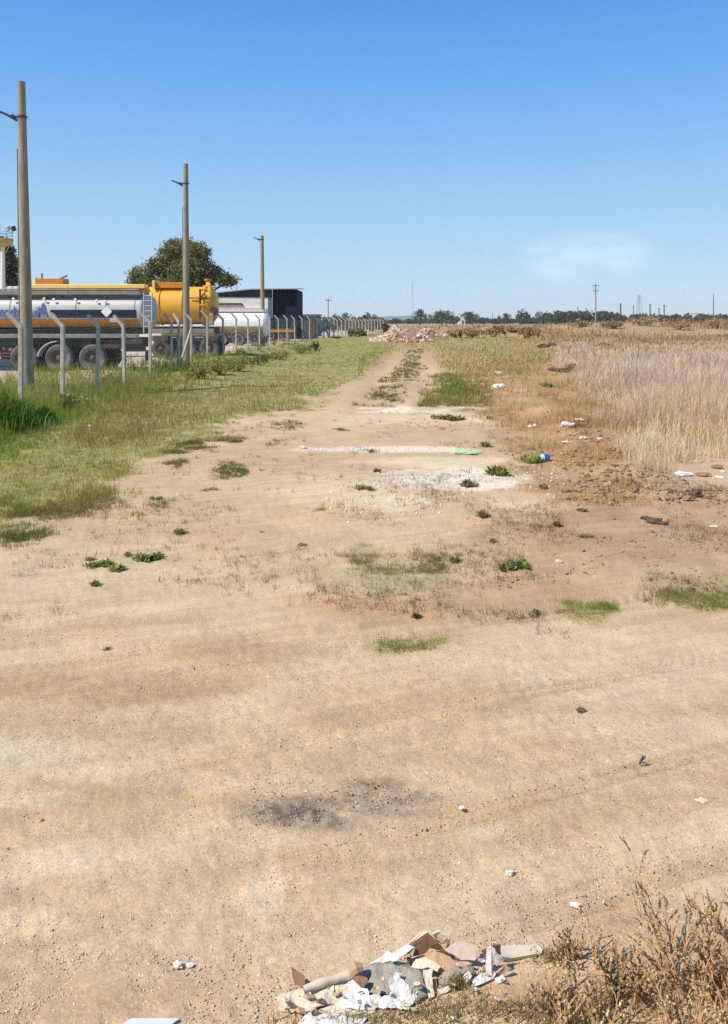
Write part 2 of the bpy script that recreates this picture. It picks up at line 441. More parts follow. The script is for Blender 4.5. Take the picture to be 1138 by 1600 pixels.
# ground material: colour painted per vertex from what grows or lies there, broken up by fine procedural grain
def ground_material():
    m = bpy.data.materials.new('sandy_ground'); m.use_nodes = True
    N, L = m.node_tree.nodes, m.node_tree.links
    b = N['Principled BSDF']
    b.inputs['Roughness'].default_value = 0.95
    b.inputs['Specular IOR Level'].default_value = 0.1
    at_ = N.new('ShaderNodeAttribute'); at_.attribute_name = 'Col'
    tc = N.new('ShaderNodeTexCoord')
    def nz(scale, detail=6, rough=0.6, vec=None):
        n = N.new('ShaderNodeTexNoise'); n.inputs['Scale'].default_value = scale
        n.inputs['Detail'].default_value = detail; n.inputs['Roughness'].default_value = rough
        L.new(vec or tc.outputs['Object'], n.inputs['Vector']); return n.outputs['Fac']
    def rmp(v, a, b_, c, d, smooth=False):
        r = N.new('ShaderNodeMapRange')
        if smooth: r.interpolation_type = 'SMOOTHSTEP'
        r.inputs['From Min'].default_value, r.inputs['From Max'].default_value = a, b_
        r.inputs['To Min'].default_value, r.inputs['To Max'].default_value = c, d
        L.new(v, r.inputs['Value']); return r.outputs[0]
    def mth(op, a, b_):
        n = N.new('ShaderNodeMath'); n.operation = op
        for i, q in enumerate((a, b_)):
            if isinstance(q, (int, float)): n.inputs[i].default_value = q
            else: L.new(q, n.inputs[i])
        return n.outputs[0]
    # wheel-drawn streaks: noise stretched along the way the cars swing through
    mp = N.new('ShaderNodeMapping'); mp.vector_type = 'TEXTURE'
    mp.inputs['Rotation'].default_value = (0, 0, math.radians(20))
    mp.inputs['Scale'].default_value = (2.6, 0.36, 1)
    L.new(tc.outputs['Object'], mp.inputs[0])
    streak = nz(3.0, 7, 0.62, mp.outputs[0])
    f1 = rmp(nz(2.2, 10, 0.72), 0.3, 0.7, 0.88, 1.12)
    f2 = rmp(nz(60.0, 6, 0.75), 0.3, 0.7, 0.76, 1.26)
    f3 = rmp(streak, 0.3, 0.7, 0.88, 1.12)
    f = mth('MULTIPLY', mth('MULTIPLY', f1, f2), f3)
    sc = N.new('ShaderNodeVectorMath'); sc.operation = 'MULTIPLY'
    L.new(at_.outputs['Color'], sc.inputs[0]); L.new(f, sc.inputs[1])
    # tiny pale grit and dark grit
    vo = N.new('ShaderNodeTexVoronoi'); vo.inputs['Scale'].default_value = 60.0
    L.new(tc.outputs['Object'], vo.inputs['Vector'])
    gr = mth('MULTIPLY', rmp(vo.outputs['Distance'], 0.30, 0.18, 0, 1, True), rmp(nz(5.0, 3), 0.40, 0.60, 0.1, 0.95))
    sepc = N.new('ShaderNodeSeparateColor'); L.new(vo.outputs['Color'], sepc.inputs[0])
    pale = mth('MULTIPLY', gr, rmp(sepc.outputs[0], 0.62, 0.68, 0, 1))
    dark = mth('MULTIPLY', gr, rmp(sepc.outputs[1], 0.90, 0.94, 0, 0.5))
    m1 = N.new('ShaderNodeMix'); m1.data_type = 'RGBA'; m1.inputs['B'].default_value = (0.70, 0.60, 0.45, 1)
    L.new(pale, m1.inputs['Factor']); L.new(sc.outputs[0], m1.inputs['A'])
    m2 = N.new('ShaderNodeMix'); m2.data_type = 'RGBA'; m2.inputs['B'].default_value = (0.13, 0.09, 0.06, 1)
    L.new(dark, m2.inputs['Factor']); L.new(m1.outputs['Result'], m2.inputs['A'])
    # slight hue drift between pinkish and yellowish sand
    hm = N.new('ShaderNodeMix'); hm.data_type = 'RGBA'; hm.blend_type = 'MULTIPLY'; hm.inputs['Factor'].default_value = 1.0
    cr = N.new('ShaderNodeMix'); cr.data_type = 'RGBA'
    cr.inputs['A'].default_value = (1.03, 0.985, 0.95, 1); cr.inputs['B'].default_value = (0.985, 1.01, 1.02, 1)
    L.new(rmp(nz(0.9, 5), 0.35, 0.65, 0, 1), cr.inputs['Factor'])
    L.new(m2.outputs['Result'], hm.inputs['A']); L.new(cr.outputs['Result'], hm.inputs['B'])
    L.new(hm.outputs['Result'], b.inputs['Base Color'])
    h = mth('ADD', mth('MULTIPLY', nz(45.0, 8, 0.75), 0.9), mth('MULTIPLY', gr, 0.5))
    h = mth('ADD', h, mth('MULTIPLY', streak, 0.35))
    bp = N.new('ShaderNodeBump'); bp.inputs['Strength'].default_value = 0.5; bp.inputs['Distance'].default_value = 0.022
    L.new(h, bp.inputs['Height']); L.new(bp.outputs[0], b.inputs['Normal'])
    return m
M['ground'] = ground_material()
#@@GROUND
# ------------------------------------------------------------------ regions drawn on the ground (photograph pixels, projected)
VERGE = [(-400, 600), (0, 597), (60, 583), (150, 578), (270, 560), (420, 540), (520, 524), (590, 516), (612, 530), (600, 548), (575, 575), (520, 610), (470, 632),
         (420, 642), (385, 655), (345, 688), (300, 700), (250, 728), (205, 752), (165, 775), (120, 792), (85, 800), (40, 822), (0, 842), (-400, 960)]
MIDSTRIP = [(656, 540), (668, 548), (650, 580), (646, 600), (612, 636), (552, 636), (594, 605), (626, 575), (643, 550)]
RIGHTGREEN = [(700, 585), (725, 590), (755, 606), (768, 630), (710, 636), (655, 634), (676, 608)]
FARGRASS = [(600, 535), (690, 527), (800, 520), (860, 522), (880, 540), (850, 570), (800, 590), (720, 590), (690, 570), (680, 545), (650, 540), (600, 552), (560, 585), (560, 560)]
DRYWEED = [(720, 575), (800, 560), (870, 545), (925, 600), (960, 660), (1000, 735), (1010, 770), (900, 790), (820, 740), (780, 690), (765, 640), (740, 610)]
TALL = [(856, 545), (880, 530), (950, 525), (1060, 522), (1300, 518), (1700, 530), (1900, 700), (1500, 722), (1138, 716), (1100, 728), (1050, 738), (1005, 738), (985, 700), (965, 668), (930, 625), (880, 575)]
RIGHTFIELD = [(850, 800), (1138, 770), (1500, 760), (1500, 930), (1138, 905), (980, 905), (880, 930), (780, 930), (760, 860)]
PATCH = {
    'a': [(592, 998), (640, 985), (690, 988), (700, 996), (672, 1012), (640, 1018), (605, 1012)],
    'b': [(865, 948), (905, 940), (960, 948), (992, 962), (975, 976), (935, 974), (880, 960)],
    'c': [(930, 942), (960, 922), (1000, 910), (1070, 912), (1138, 910), (1300, 912), (1300, 952), (1138, 955), (1080, 950), (1050, 938), (1000, 932)],
    'd': [(475, 868), (540, 866), (620, 870), (695, 880), (690, 893), (610, 898), (540, 894), (490, 884)],
    'e': [(250, 718), (300, 690), (370, 676), (385, 684), (340, 705), (280, 728)],
}
PALES = [(665, 640, 125, 8, 1.2), (615, 702, 145, 6, 1.3), (740, 750, 150, 22, 1.2), (620, 785, 70, 18, 1.0), (860, 788, 100, 10, .8), (540, 765, 130, 30, .6), (700, 722, 150, 10, .8), (660, 655, 130, 12, .7),
         (280, 690, 95, 14, .6), (330, 660, 80, 10, .5), (150, 890, 260, 45, .35), (950, 1040, 330, 60, .5), (60, 1190, 260, 30, .45), (330, 1220, 200, 22, .3),
         (415, 1405, 42, 62, .75), (110, 1345, 110, 30, .6), (770, 1300, 60, 22, .55), (950, 1135, 240, 26, .4), (520, 660, 120, 22, .35),
         (1000, 1230, 180, 20, .3), (30, 1250, 110, 22, .5), (650, 1210, 50, 20, .3), (50, 1440, 120, 26, .35), (430, 1480, 60, 14, .3)]
REDS = [(560, 950, 200, 36, .9), (760, 930, 200, 36, .7), (1000, 840, 260, 60, .75), (1030, 790, 180, 30, .5), (120, 1075, 300, 26, .6), (220, 1140, 190, 22, .45),
        (380, 1020, 130, 22, .55), (1000, 1450, 230, 70, .6), (900, 1560, 260, 60, .75), (250, 1560, 220, 40, .35), (560, 1350, 160, 22, .3), (180, 1190, 120, 12, .4),
        (700, 1010, 170, 22, .4), (350, 1250, 60, 16, .5), (480, 1440, 180, 40, .25), (1080, 1110, 110, 12, .5)]
CHARS = [(440, 1271, 80, 22, 1.0), (450, 1268, 120, 36, .75), (560, 1256, 130, 46, .55), (640, 1248, 48, 12, .9), (585, 1225, 60, 13, .75), (520, 1290, 80, 16, .6), (610, 1268, 70, 12, .7), (480, 1250, 80, 14, .5)]

TRACKS = (0, .06, .12, .62, .69, 1.5, 1.58, 2.6)
def track_v(x, y):
    a = math.radians(21)
    u, v = x * math.cos(a) + y * math.sin(a), -x * math.sin(a) + y * math.cos(a)
    return v + 0.03 * np.sin(u * 1.1) - (-0.53 * math.sin(a) + 2.89 * math.cos(a))

def proj(x, y, z):
    yy = np.maximum(y, 0.05)
    return PX0 + FPX * x / yy, np.where(y > 0.4, HORIZ + FPX * (CAM_H - z) / yy, 9999.0)

def pmask(px, py, poly, soft, namp=0.0, n=0.0):
    return sstep(-soft, soft, sd_poly(px, py, poly) + n * namp)

def lerp(C, col, w):
    return C * (1 - w[:, None]) + np.array(col)[None, :] * w[:, None]

def ground_colour(x, y, z):
    px, py = proj(x, y, z)
    n1 = fbm(x / 1.6, y / 1.6, 21, 5); n2 = fbm(x / 0.35, y / 0.35, 22, 4); n3 = fbm(x / 7, y / 7, 23, 4)
    ps = np.clip((py - HORIZ) / 260.0, 0.08, 1.6)          # noise amplitude in pixels shrinks with distance
    nn = (n1 * 0.7 + n2 * 0.5 + n3 * .35) * ps
    C = np.tile(np.array([0.512, 0.360, 0.216]), (len(x), 1))
    C = C * (1 + 0.05 * n3 + 0.06 * n1 + 0.02 * n2)[:, None]
    ca, sa = math.cos(math.radians(20)), math.sin(math.radians(20))
    us, vs = x * ca + y * sa, -x * sa + y * ca
    st = fbm(us / 2.4 + .3 * n1, vs / 0.30, 25, 4) * sstep(780, 980, py) * (1 - sstep(0.5, 2.5, -fence_x(y) * 0 + np.abs(x) / np.maximum(y, 1) - .55))
    C = lerp(C, (0.615, 0.472, 0.308), np.clip(st, 0, 1) * .7)
    C = lerp(C, (0.425, 0.265, 0.145), np.clip(-st, 0, 1) * .55)
    # plain far field: dry weeds
    C = lerp(C, (0.33, 0.22, 0.11), (1 - sstep(515, 600, py)) * 0.9)
    C = lerp(C, (0.17, 0.16, 0.10), 1 - sstep(500.5, 506, py))
    for cx, cy, rx, ry, s in REDS:
        d = np.hypot((px - cx) / rx, (py - cy) / ry) + n1 * .35 + n2 * .12
        C = lerp(C, (0.405, 0.245, 0.133), s * .9 * (1 - sstep(0.35, 1.15, d)))
    for cx, cy, rx, ry, s in PALES:
        d = np.hypot((px - cx) / rx, (py - cy) / ry) + n1 * .3 + n2 * .25
        C = lerp(C, (0.70, 0.60, 0.46) if s > 1 else (0.64, 0.50, 0.325), np.clip(s * (1 - sstep(0.35, 1.1, d)), 0, 1))
    w = pmask(px, py, DRYWEED, 36, 60, nn)
    C = lerp(C, (0.40, 0.235, 0.115), w * np.clip(.85 + .4 * n2, 0, 1))
    w = pmask(px, py, RIGHTFIELD, 22, 50, nn)
    C = lerp(C, (0.38, 0.24, 0.135), w * np.clip(.35 + .5 * n2 + .3 * n1, 0, .9))
    w = pmask(px, py, TALL, 20, 50, nn)
    C = lerp(C, (0.44, 0.325, 0.20), w)
    w = pmask(px, py, FARGRASS, 7, 14, nn)
    C = lerp(C, (0.36, 0.275, 0.115), w * np.clip(.75 + .5 * n2, 0, 1))
    w = np.maximum(pmask(px, py, MIDSTRIP, 6, 26, nn), 0) * np.clip(.35 + .8 * n2, 0, 1)
    C = lerp(C, (0.30, 0.245, 0.10), w * .8)
    w = pmask(px, py, RIGHTGREEN, 14, 30, nn) * .8
    C = lerp(C, (0.20, 0.20, 0.07), w)
    w = pmask(px, py, VERGE, 14, 46, nn)
    C = lerp(C, (0.25, 0.245, 0.07), w * np.clip(.85 + .3 * n2, 0, 1))
    for k, p in PATCH.items():
        w = pmask(px, py, p, 9, 26, nn) * np.clip(.6 + .8 * n2, 0, 1)
        C = lerp(C, (0.32, 0.27, 0.12), w * .6)
    # worn yard behind the fence
    fx = fence_x(y)
    w = sstep(0.6, 2.0, fx - x + 0.5 * n1) * sstep(5, 15, y) * (1 - sstep(140, 200, y))
    C = lerp(C, (0.55, 0.45, 0.345), w)
    # packed earth pressed by tyres
    for off in TRACKS:
        q = np.exp(-((track_v(x, y) - off) / 0.02) ** 2) * sstep(0.2, 0.9, x) * (1 - sstep(6, 9, np.hypot(x, y)))
        C = C * (1 - .20 * q * np.clip(.7 + .8 * n2, 0, 1))[:, None]
    # burnt patch
    for cx, cy, rx, ry, s in CHARS:
        d = np.hypot((px - cx) / rx, (py - cy) / ry) + n2 * .3 + n1 * .08
        C = lerp(C, (0.115, 0.10, 0.08), s * (1 - sstep(0.1, 1.15, d)) * np.clip(.74 + .5 * fbm(x / .035, y / .03, 29, 4) + .22 * n2, 0, 1))
    return np.clip(C, 0.01, 0.9), px, py

def build_ground():
    th = np.concatenate([np.linspace(-math.radians(33), math.radians(33), 620, endpoint=False),
                         np.linspace(math.radians(33), 2 * math.pi - math.radians(33), 90, endpoint=False)])
    r = np.concatenate([np.array([0.25, 0.6, 1.0, 1.4, 1.8]), 2.0 * np.exp(np.arange(0, math.log(5.5 / 2.0), 0.0052)),
                        5.5 * np.exp(np.arange(0, math.log(160 / 5.5), 0.0105)), 160 * np.exp(np.linspace(0.03, math.log(2600 / 160), 34))])
    R, T = np.meshgrid(r, th, indexing='ij')
    x, y = (R * np.sin(T)).ravel(), (R * np.cos(T)).ravel()
    z = gz(x, y)
    # trodden grain and wheel tracks close by
    near = 1 - sstep(9, 16, np.hypot(x, y))
    z = z + near * (0.0035 * fbm(x / 0.16, y / 0.16, 31, 3) + 0.0035 * fbm(x / 0.05, y / 0.05, 33, 2))
    a = math.radians(21)
    u, v = x * math.cos(a) + y * math.sin(a), -x * math.sin(a) + y * math.cos(a)
    v = v + 0.03 * np.sin(u * 1.1) 
    v0 = -0.53 * math.sin(a) + 2.89 * math.cos(a)
    for off, dep in ((0, .011), (.055, .009), (.11, .007), (.62, .007), (.69, .007), (1.5, .009), (1.58, .008), (2.6, .008)):
        z = z - near * 2.2 * dep * np.exp(-((v - v0 - off) / 0.016) ** 2) * sstep(0.2, 0.9, u) * np.clip(.7 + .8 * fbm(u / .5, v * 3, 77, 2), 0, 1)
    C, px, py = ground_colour(x, y, z)
    n, k = len(r), len(th)
    i = np.arange(n - 1)[:, None] * k; j = np.arange(k)[None, :]; j2 = (j + 1) % k
    F = np.stack([i + j, i + j2, i + k + j2, i + k + j], -1).reshape(-1, 4)[:, ::-1]
    V = np.stack([x, y, z], 1)
    V = np.vstack([V, [[0, 0, float(gz(0, 0))]]]); C = np.vstack([C, C[:1]])
    me = np_mesh('ground', V, F, C, smooth=True)
    o = bpy.data.objects.new('ground', me)
    finish(o, M['ground'])
    tag(o, 'sandy reddish earth with a faint two-rut track', None, None, 'structure')
    cap = MB()
    return o
build_ground()

# faint blue-green rise far off beyond the track
def far_hill():
    xs = np.linspace(-500, 1400, 80); ys = np.linspace(1750, 2500, 10)
    X, Y = np.meshgrid(xs, ys, indexing='ij')
    Z = (15 * np.exp(-((X - 130) / 220) ** 2) + 8 * np.exp(-((X - 800) / 480) ** 2)) * np.exp(-((Y - 2100) / 210) ** 2) * (1 + .15 * fbm(X / 100, Y / 100, 3)) - 2
    k = len(ys)
    i = np.arange(len(xs) - 1)[:, None] * k; j = np.arange(k - 1)[None, :]
    F = np.stack([i + j, i + j + 1, i + k + j + 1, i + k + j], -1).reshape(-1, 4)
    o = bpy.data.objects.new('hill', np_mesh('hill', np.stack([X, Y, Z], -1).reshape(-1, 3), F, smooth=True))
    finish(o, M['hill']); tag(o, 'low hazy rise on the horizon', None, None, 'structure')
far_hill()

# ------------------------------------------------------------------ grass
def pick_col(n, cols, x, y, seed, mixscale=2.0, jitter=0.22):
    """blend of colours by slow patches plus individual scatter"""
    cols = np.array(cols)
    t = np.clip((fbm(x / mixscale, y / mixscale, seed, 3) * 0.5 + 0.5) + rng.normal(0, 0.22, n), 0, 0.999) * (len(cols) - 1)
    i = t.astype(int); f = (t - i)[:, None]
    c = cols[i] * (1 - f) + cols[np.minimum(i + 1, len(cols) - 1)] * f
    return np.clip(c * (1 + rng.normal(0, jitter, (n, 1))), 0.01, 0.8)

def blades(x, y, z, h, w, col, lean=0.45, seg=1, bias=(0, 0)):
    """one tapering blade per root"""
    n = len(x)
    a = rng.uniform(0, 2 * np.pi, n)
    dx, dy = np.cos(a) * w / 2, np.sin(a) * w / 2
    l = np.abs(rng.normal(0, lean, n)) * h; b = rng.uniform(0, 2 * np.pi, n)
    lx, ly = np.cos(b) * l + bias[0] * h, np.sin(b) * l + bias[1] * h
    P0 = np.stack([x - dx, y - dy, z - .01], 1); P1 = np.stack([x + dx, y + dy, z - .01], 1)
    if seg == 1:
        P2 = np.stack([x + lx, y + ly, z + h], 1)
        V = np.stack([P0, P1, P2], 1).reshape(-1, 3)
        F = np.arange(3 * n).reshape(-1, 3)
        return V, F, np.repeat(col, 3, 0)
    m = 0.55
    Q0 = np.stack([x - dx * .8 + lx * .3, y - dy * .8 + ly * .3, z + h * m], 1)
    Q1 = np.stack([x + dx * .8 + lx * .3, y + dy * .8 + ly * .3, z + h * m], 1)
    P2 = np.stack([x + lx, y + ly, z + h * (1 - .25 * np.minimum(l / h, 1))], 1)
    V = np.stack([P0, P1, Q0, Q1, P2], 1).reshape(-1, 3)
    k = np.arange(n)[:, None] * 5
    F = np.concatenate([k + np.array([[0, 1, 3]]), k + np.array([[0, 3, 2]]), k + np.array([[2, 3, 4]])], 1).reshape(-1, 3)
    return V, F, np.repeat(col, 5, 0)

def scatter(poly, n, soft=10, namp=30, density=None, seed=100, expo=1.0):
    """ground points inside a region drawn on the photograph; points thin out with distance"""
    P = np.array(poly, float)
    out = [np.zeros(0), np.zeros(0)]
    X0, Y0, X1, Y1 = P[:, 0].min(), max(P[:, 1].min(), 503), P[:, 0].max(), P[:, 1].max()
    got = 0; tries = 0
    xs, ys = [], []
    while got < n and tries < 40:
        tries += 1
        m = n * 2
        px = rng.uniform(X0, X1, m)
        py = Y0 + (Y1 - Y0) * rng.uniform(0, 1, m) ** expo
        x, y, z = to_world(px, py)
        nn = (fbm(x / 1.6, y / 1.6, 21, 4) * .7 + fbm(x / .35, y / .35, 22, 3) * .5 + fbm(x / 7, y / 7, 23, 3) * .35) * np.clip((py - HORIZ) / 260, .08, 1.6)
        keep = rng.uniform(0, 1, m) < sstep(-soft, soft, sd_poly(px, py, poly) + nn * namp)
        if density is not None:
            keep &= rng.uniform(0, 1, m) < density(x, y, px, py)
        xs.append(x[keep]); ys.append(y[keep]); got += keep.sum()
    x = np.concatenate(xs)[:n]; y = np.concatenate(ys)[:n]
    return x, y, gz(x, y)

def tufts(x, y, k, spread):
    """k blades round every tuft centre"""
    n = len(x)
    r = np.abs(rng.normal(0, spread, (n, k))); a = rng.uniform(0, 2 * np.pi, (n, k))
    X, Y = (x[:, None] + r * np.cos(a)).ravel(), (y[:, None] + r * np.sin(a)).ravel()
    return X, Y, gz(X, Y)

def wid(y, w0, k):           # blades far off are drawn in bunches
    return np.maximum(w0, k * y)

def make_grass(name, parts, m, label):
    V, F, C, o = [], [], [], 0
    for v, f, c in parts:
        V.append(v); F.append(f + o); C.append(c); o += len(v)
    ob = bpy.data.objects.new(name, np_mesh(name, np.vstack(V), np.vstack(F), np.vstack(C)))
    finish(ob, m); tag(ob, label, 'grass', None, 'stuff')
    return ob

GREEN = [(0.085, 0.125, 0.026), (0.13, 0.17, 0.04)]
OLIVE = [(0.15, 0.16, 0.045), (0.24, 0.22, 0.07), (0.20, 0.15, 0.07), (0.30, 0.25, 0.10)]
DRY = [(0.30, 0.20, 0.10), (0.40, 0.29, 0.15), (0.46, 0.36, 0.20)]
VERGEC = [(0.16, 0.26, 0.03), (0.24, 0.32, 0.042), (0.34, 0.37, 0.065), (0.41, 0.34, 0.085), (0.48, 0.42, 0.12)]

def zone_h(x, y):
    """height of the verge growth: short by the track, long along the fence"""
    d = np.clip((x - fence_x(y)), 0, 6)
    return 0.06 + 0.34 * np.exp(-(d / 1.7) ** 2) * (1 - .45 * sstep(55, 90, y)) + 0.05 * np.clip(fbm(x / 1.5, y / 1.5, 61, 3), -.6, 1)

parts = []
x, y, z = scatter(VERGE, 15000, 14, 46)
X, Y, Z = tufts(x, y, 7, 0.06)
h = zone_h(X, Y) * rng.uniform(.5, 1.35, len(X))
parts.append(blades(X, Y, Z, np.maximum(h, .03), wid(Y, .006, .0007), pick_col(len(X), VERGEC, X, Y, 62, 2.4), .5))
# seed heads and straw among it
x, y, z = scatter(VERGE, 14000, 10, 30, lambda x, y, px, py: np.clip(.35 + .6 * fbm(x / 2.2, y / 2.2, 66, 3), .03, 1))
parts.append(blades(x, y, z, np.maximum(zone_h(x, y) * rng.uniform(.9, 1.8, len(x)), .05), wid(y, .005, .00055), pick_col(len(x), [(0.30, 0.17, 0.10), (0.38, 0.28, 0.13), (0.45, 0.36, 0.18)], x, y, 67), .35))
BROWNV = [(100, 680), (180, 630), (330, 596), (470, 585), (480, 605), (400, 640), (300, 668), (180, 700)]
x, y, z = scatter(BROWNV, 5500, 22, 60)
parts.append(blades(x, y, z, rng.uniform(.06, .26, len(x)), wid(y, .005, .0006), pick_col(len(x), [(0.34, 0.19, 0.10), (0.44, 0.27, 0.12), (0.50, 0.37, 0.17)], x, y, 68), .45))
# outlying tufts on the sand
OUT = [(0, 800), (100, 780), (260, 720), (400, 650), (470, 640), (480, 680), (380, 740), (300, 790), (200, 800), (100, 830), (0, 880)]
x, y, z = scatter(OUT, 900, 14, 40, lambda x, y, px, py: np.clip(.1 + 1.3 * fbm(x / .9, y / .9, 71, 3), 0, 1))
X, Y, Z = tufts(x, y, 16, 0.055)
parts.append(blades(X, Y, Z, rng.uniform(.02, .07, len(X)), wid(Y, .006, .0006), pick_col(len(X), [(0.15, 0.18, 0.045), (0.24, 0.24, 0.07), (0.36, 0.27, 0.11)], X, Y, 72, 1), .8))
make_grass('verge_grass', parts, M['blade'], 'olive and green grass with dry seed heads along the fence')

parts = []
x, y, z = scatter(MIDSTRIP, 380, 8, 40, lambda x, y, px, py: np.clip(.3 + 1.2 * fbm(x / .7, y / .7, 73, 3), 0.02, 1))
X, Y, Z = tufts(x, y, 12, 0.07)
parts.append(blades(X, Y, Z, rng.uniform(.04, .13, len(X)), wid(Y, .008, .0007), pick_col(len(X), [(0.14, 0.15, 0.04), (0.25, 0.23, 0.07), (0.36, 0.29, 0.12)], X, Y, 74, 1), .7))
x, y, z = scatter(RIGHTGREEN, 900, 20, 46)
X, Y, Z = tufts(x, y, 9, 0.07)
parts.append(blades(X, Y, Z, rng.uniform(.05, .16, len(X)), wid(Y, .008, .0007), pick_col(len(X), [(0.17, 0.23, 0.04), (0.26, 0.28, 0.06), (0.44, 0.31, 0.12)], X, Y, 75, 2), .5))
x, y, z = scatter(FARGRASS, 7000, 9, 18)
parts.append(blades(x, y, z, rng.uniform(.08, .24, len(x)), wid(y, .012, .0009), pick_col(len(x), [(0.26, 0.27, 0.07), (0.42, 0.36, 0.10), (0.50, 0.38, 0.14), (0.46, 0.28, 0.12)], x, y, 76, 4), .5))
make_grass('track_grass', parts, M['blade'], 'green and yellowed grass between and beside the wheel ruts')

parts = []
x, y, z = scatter(DRYWEED, 2700, 34, 60, lambda x, y, px, py: np.clip(.55 + .7 * fbm(x / 1.4, y / 1.4, 77, 3), .05, 1))
X, Y, Z = tufts(x, y, 6, 0.08)
parts.append(blades(X, Y, Z, rng.uniform(.05, .26, len(X)) * np.clip(1 + .6 * fbm(X / 2, Y / 2, 79, 2), .4, 2) * (.35 + .65 * sstep(10, 17, Y)), wid(Y, .006, .0006), pick_col(len(X), [(0.32, 0.27, 0.09), (0.50, 0.30, 0.125), (0.58, 0.37, 0.16), (0.60, 0.45, 0.22)], X, Y, 78, 1.6), .6))
make_grass('dry_weed_grass', parts, M['straw'], 'rusty brown dry weeds between track and tall straw')

# tall straw to the right
parts = []
x, y, z = scatter(TALL, 20000, 12, 34, lambda x, y, px, py: np.clip(.85 + .9 * fbm(x / 1.1, y / 1.6, 88, 3), .08, 1), expo=1.1)
X, Y, Z = tufts(x, y, 6, 0.10)
px, py = proj(X, Y, Z)
hh = (0.54 + 0.10 * (1 - sstep(12, 17, Y)) + 0.18 * fbm(X / 1.3, Y / 1.3, 81, 3)) * rng.uniform(.55, 1.3, len(X))
edge = sstep(-2, 60, sd_poly(px, py, TALL))
hh = np.maximum(hh * (.35 + .65 * edge), .1)
strawc = pick_col(len(X), [(0.58, 0.40, 0.24), (0.72, 0.50, 0.30), (0.82, 0.59, 0.36), (0.86, 0.66, 0.43)], X, Y, 82, 1.7, .18)
greyc = pick_col(len(X), [(0.58, 0.43, 0.30), (0.69, 0.53, 0.38), (0.78, 0.62, 0.44)], X, Y, 83, 3.0, .15)
wgt = sstep(14, 25, Y)[:, None]
parts.append(blades(X, Y, Z, hh, wid(Y, .006, .0007), strawc * (1 - wgt) + greyc * wgt, .38, 2, (.06, 0)))
x, y, z = scatter(TALL, 1400, 7, 16, lambda x, y, px, py: np.clip(.1 + .9 * fbm(x / 1.8, y / 1.8, 85, 3), 0, 1))
X, Y, Z = tufts(x, y, 6, .12)
parts.append(blades(X, Y, Z, rng.uniform(.15, .4, len(X)), wid(Y, .007, .0008), pick_col(len(X), [(0.52, 0.35, 0.17), (0.62, 0.42, 0.20)], X, Y, 86), .5, 2))
make_grass('tall_dry_grass', parts, M['straw'], 'tall pale dry grass filling the field on the right')

# low green patches on the bare ground
for key, n, cols, hh, lab in (
        ('a', 150, [(0.22, 0.29, 0.05), (0.33, 0.37, 0.09), (0.50, 0.43, 0.17)], (.012, .04), 'small green grass patch alone in the middle of the sand'),
        ('b', 260, [(0.22, 0.29, 0.05), (0.33, 0.37, 0.09), (0.50, 0.43, 0.17)], (.012, .04), 'green grass patch left of the long patch at the right edge'),
        ('c', 800, [(0.22, 0.27, 0.055), (0.34, 0.35, 0.10), (0.50, 0.42, 0.18)], (.012, .045), 'long green grass strip running out of the right edge'),
        ('d', 330, [(0.22, 0.21, 0.08), (0.32, 0.27, 0.11), (0.40, 0.32, 0.15)], (.015, .045), 'thin yellowed grass strip across the middle sand'),
        ('e', 330, [(0.14, 0.17, 0.04), (0.24, 0.25, 0.07), (0.36, 0.3, 0.12)], (.03, .08), 'green tongue of grass beside the verge')):
    x, y, z = scatter(PATCH[key], n, 16, 60, lambda x, y, px, py: np.clip(.3 + 1.2 * fbm(x / .35, y / .35, 91, 3), .02, 1))
    X, Y, Z = tufts(x, y, 12, 0.035)
    make_grass('grass_patch', [blades(X, Y, Z, rng.uniform(hh[0], hh[1], len(X)), wid(Y, .003, .0006), pick_col(len(X), cols, X, Y, 92, .5), .8)], M['blade'], lab)

# sparse low weeds over the bare ground
parts = []
SPARSE = [(0, 880), (60, 800), (300, 720), (480, 640), (780, 640), (900, 760), (1138, 760), (1300, 780), (1300, 980), (1138, 900), (900, 1000), (700, 960), (500, 920), (300, 900), (100, 960), (0, 1000)]
def dens(x, y, px, py):
    base = .25 + .9 * fbm(x / .9, y / .9, 95, 3)
    right = .35 + .65 * sstep(480, 800, px)
    return np.clip(base * right, 0, 1)
x, y, z = scatter(SPARSE, 2400, 10, 20, dens)
X, Y, Z = tufts(x, y, 8, 0.04)
parts.append(blades(X, Y, Z, rng.uniform(.015, .075, len(X)), wid(Y, .004, .0005), pick_col(len(X), [(0.14, 0.13, 0.05), (0.26, 0.19, 0.09), (0.36, 0.26, 0.13)], X, Y, 96, 1), .8))
x, y, z = scatter(SPARSE, 260, 10, 20, dens)
X, Y, Z = tufts(x, y, 14, 0.04)
parts.append(blades(X, Y, Z, rng.uniform(.015, .05, len(X)), wid(Y, .005, .0006), pick_col(len(X), [(0.09, 0.10, 0.03), (0.16, 0.16, 0.05), (0.20, 0.14, 0.07)], X, Y, 97, 1), .9))
make_grass('small_weeds', parts, M['blade'], 'scattered low weeds and dry sprigs on the sand')

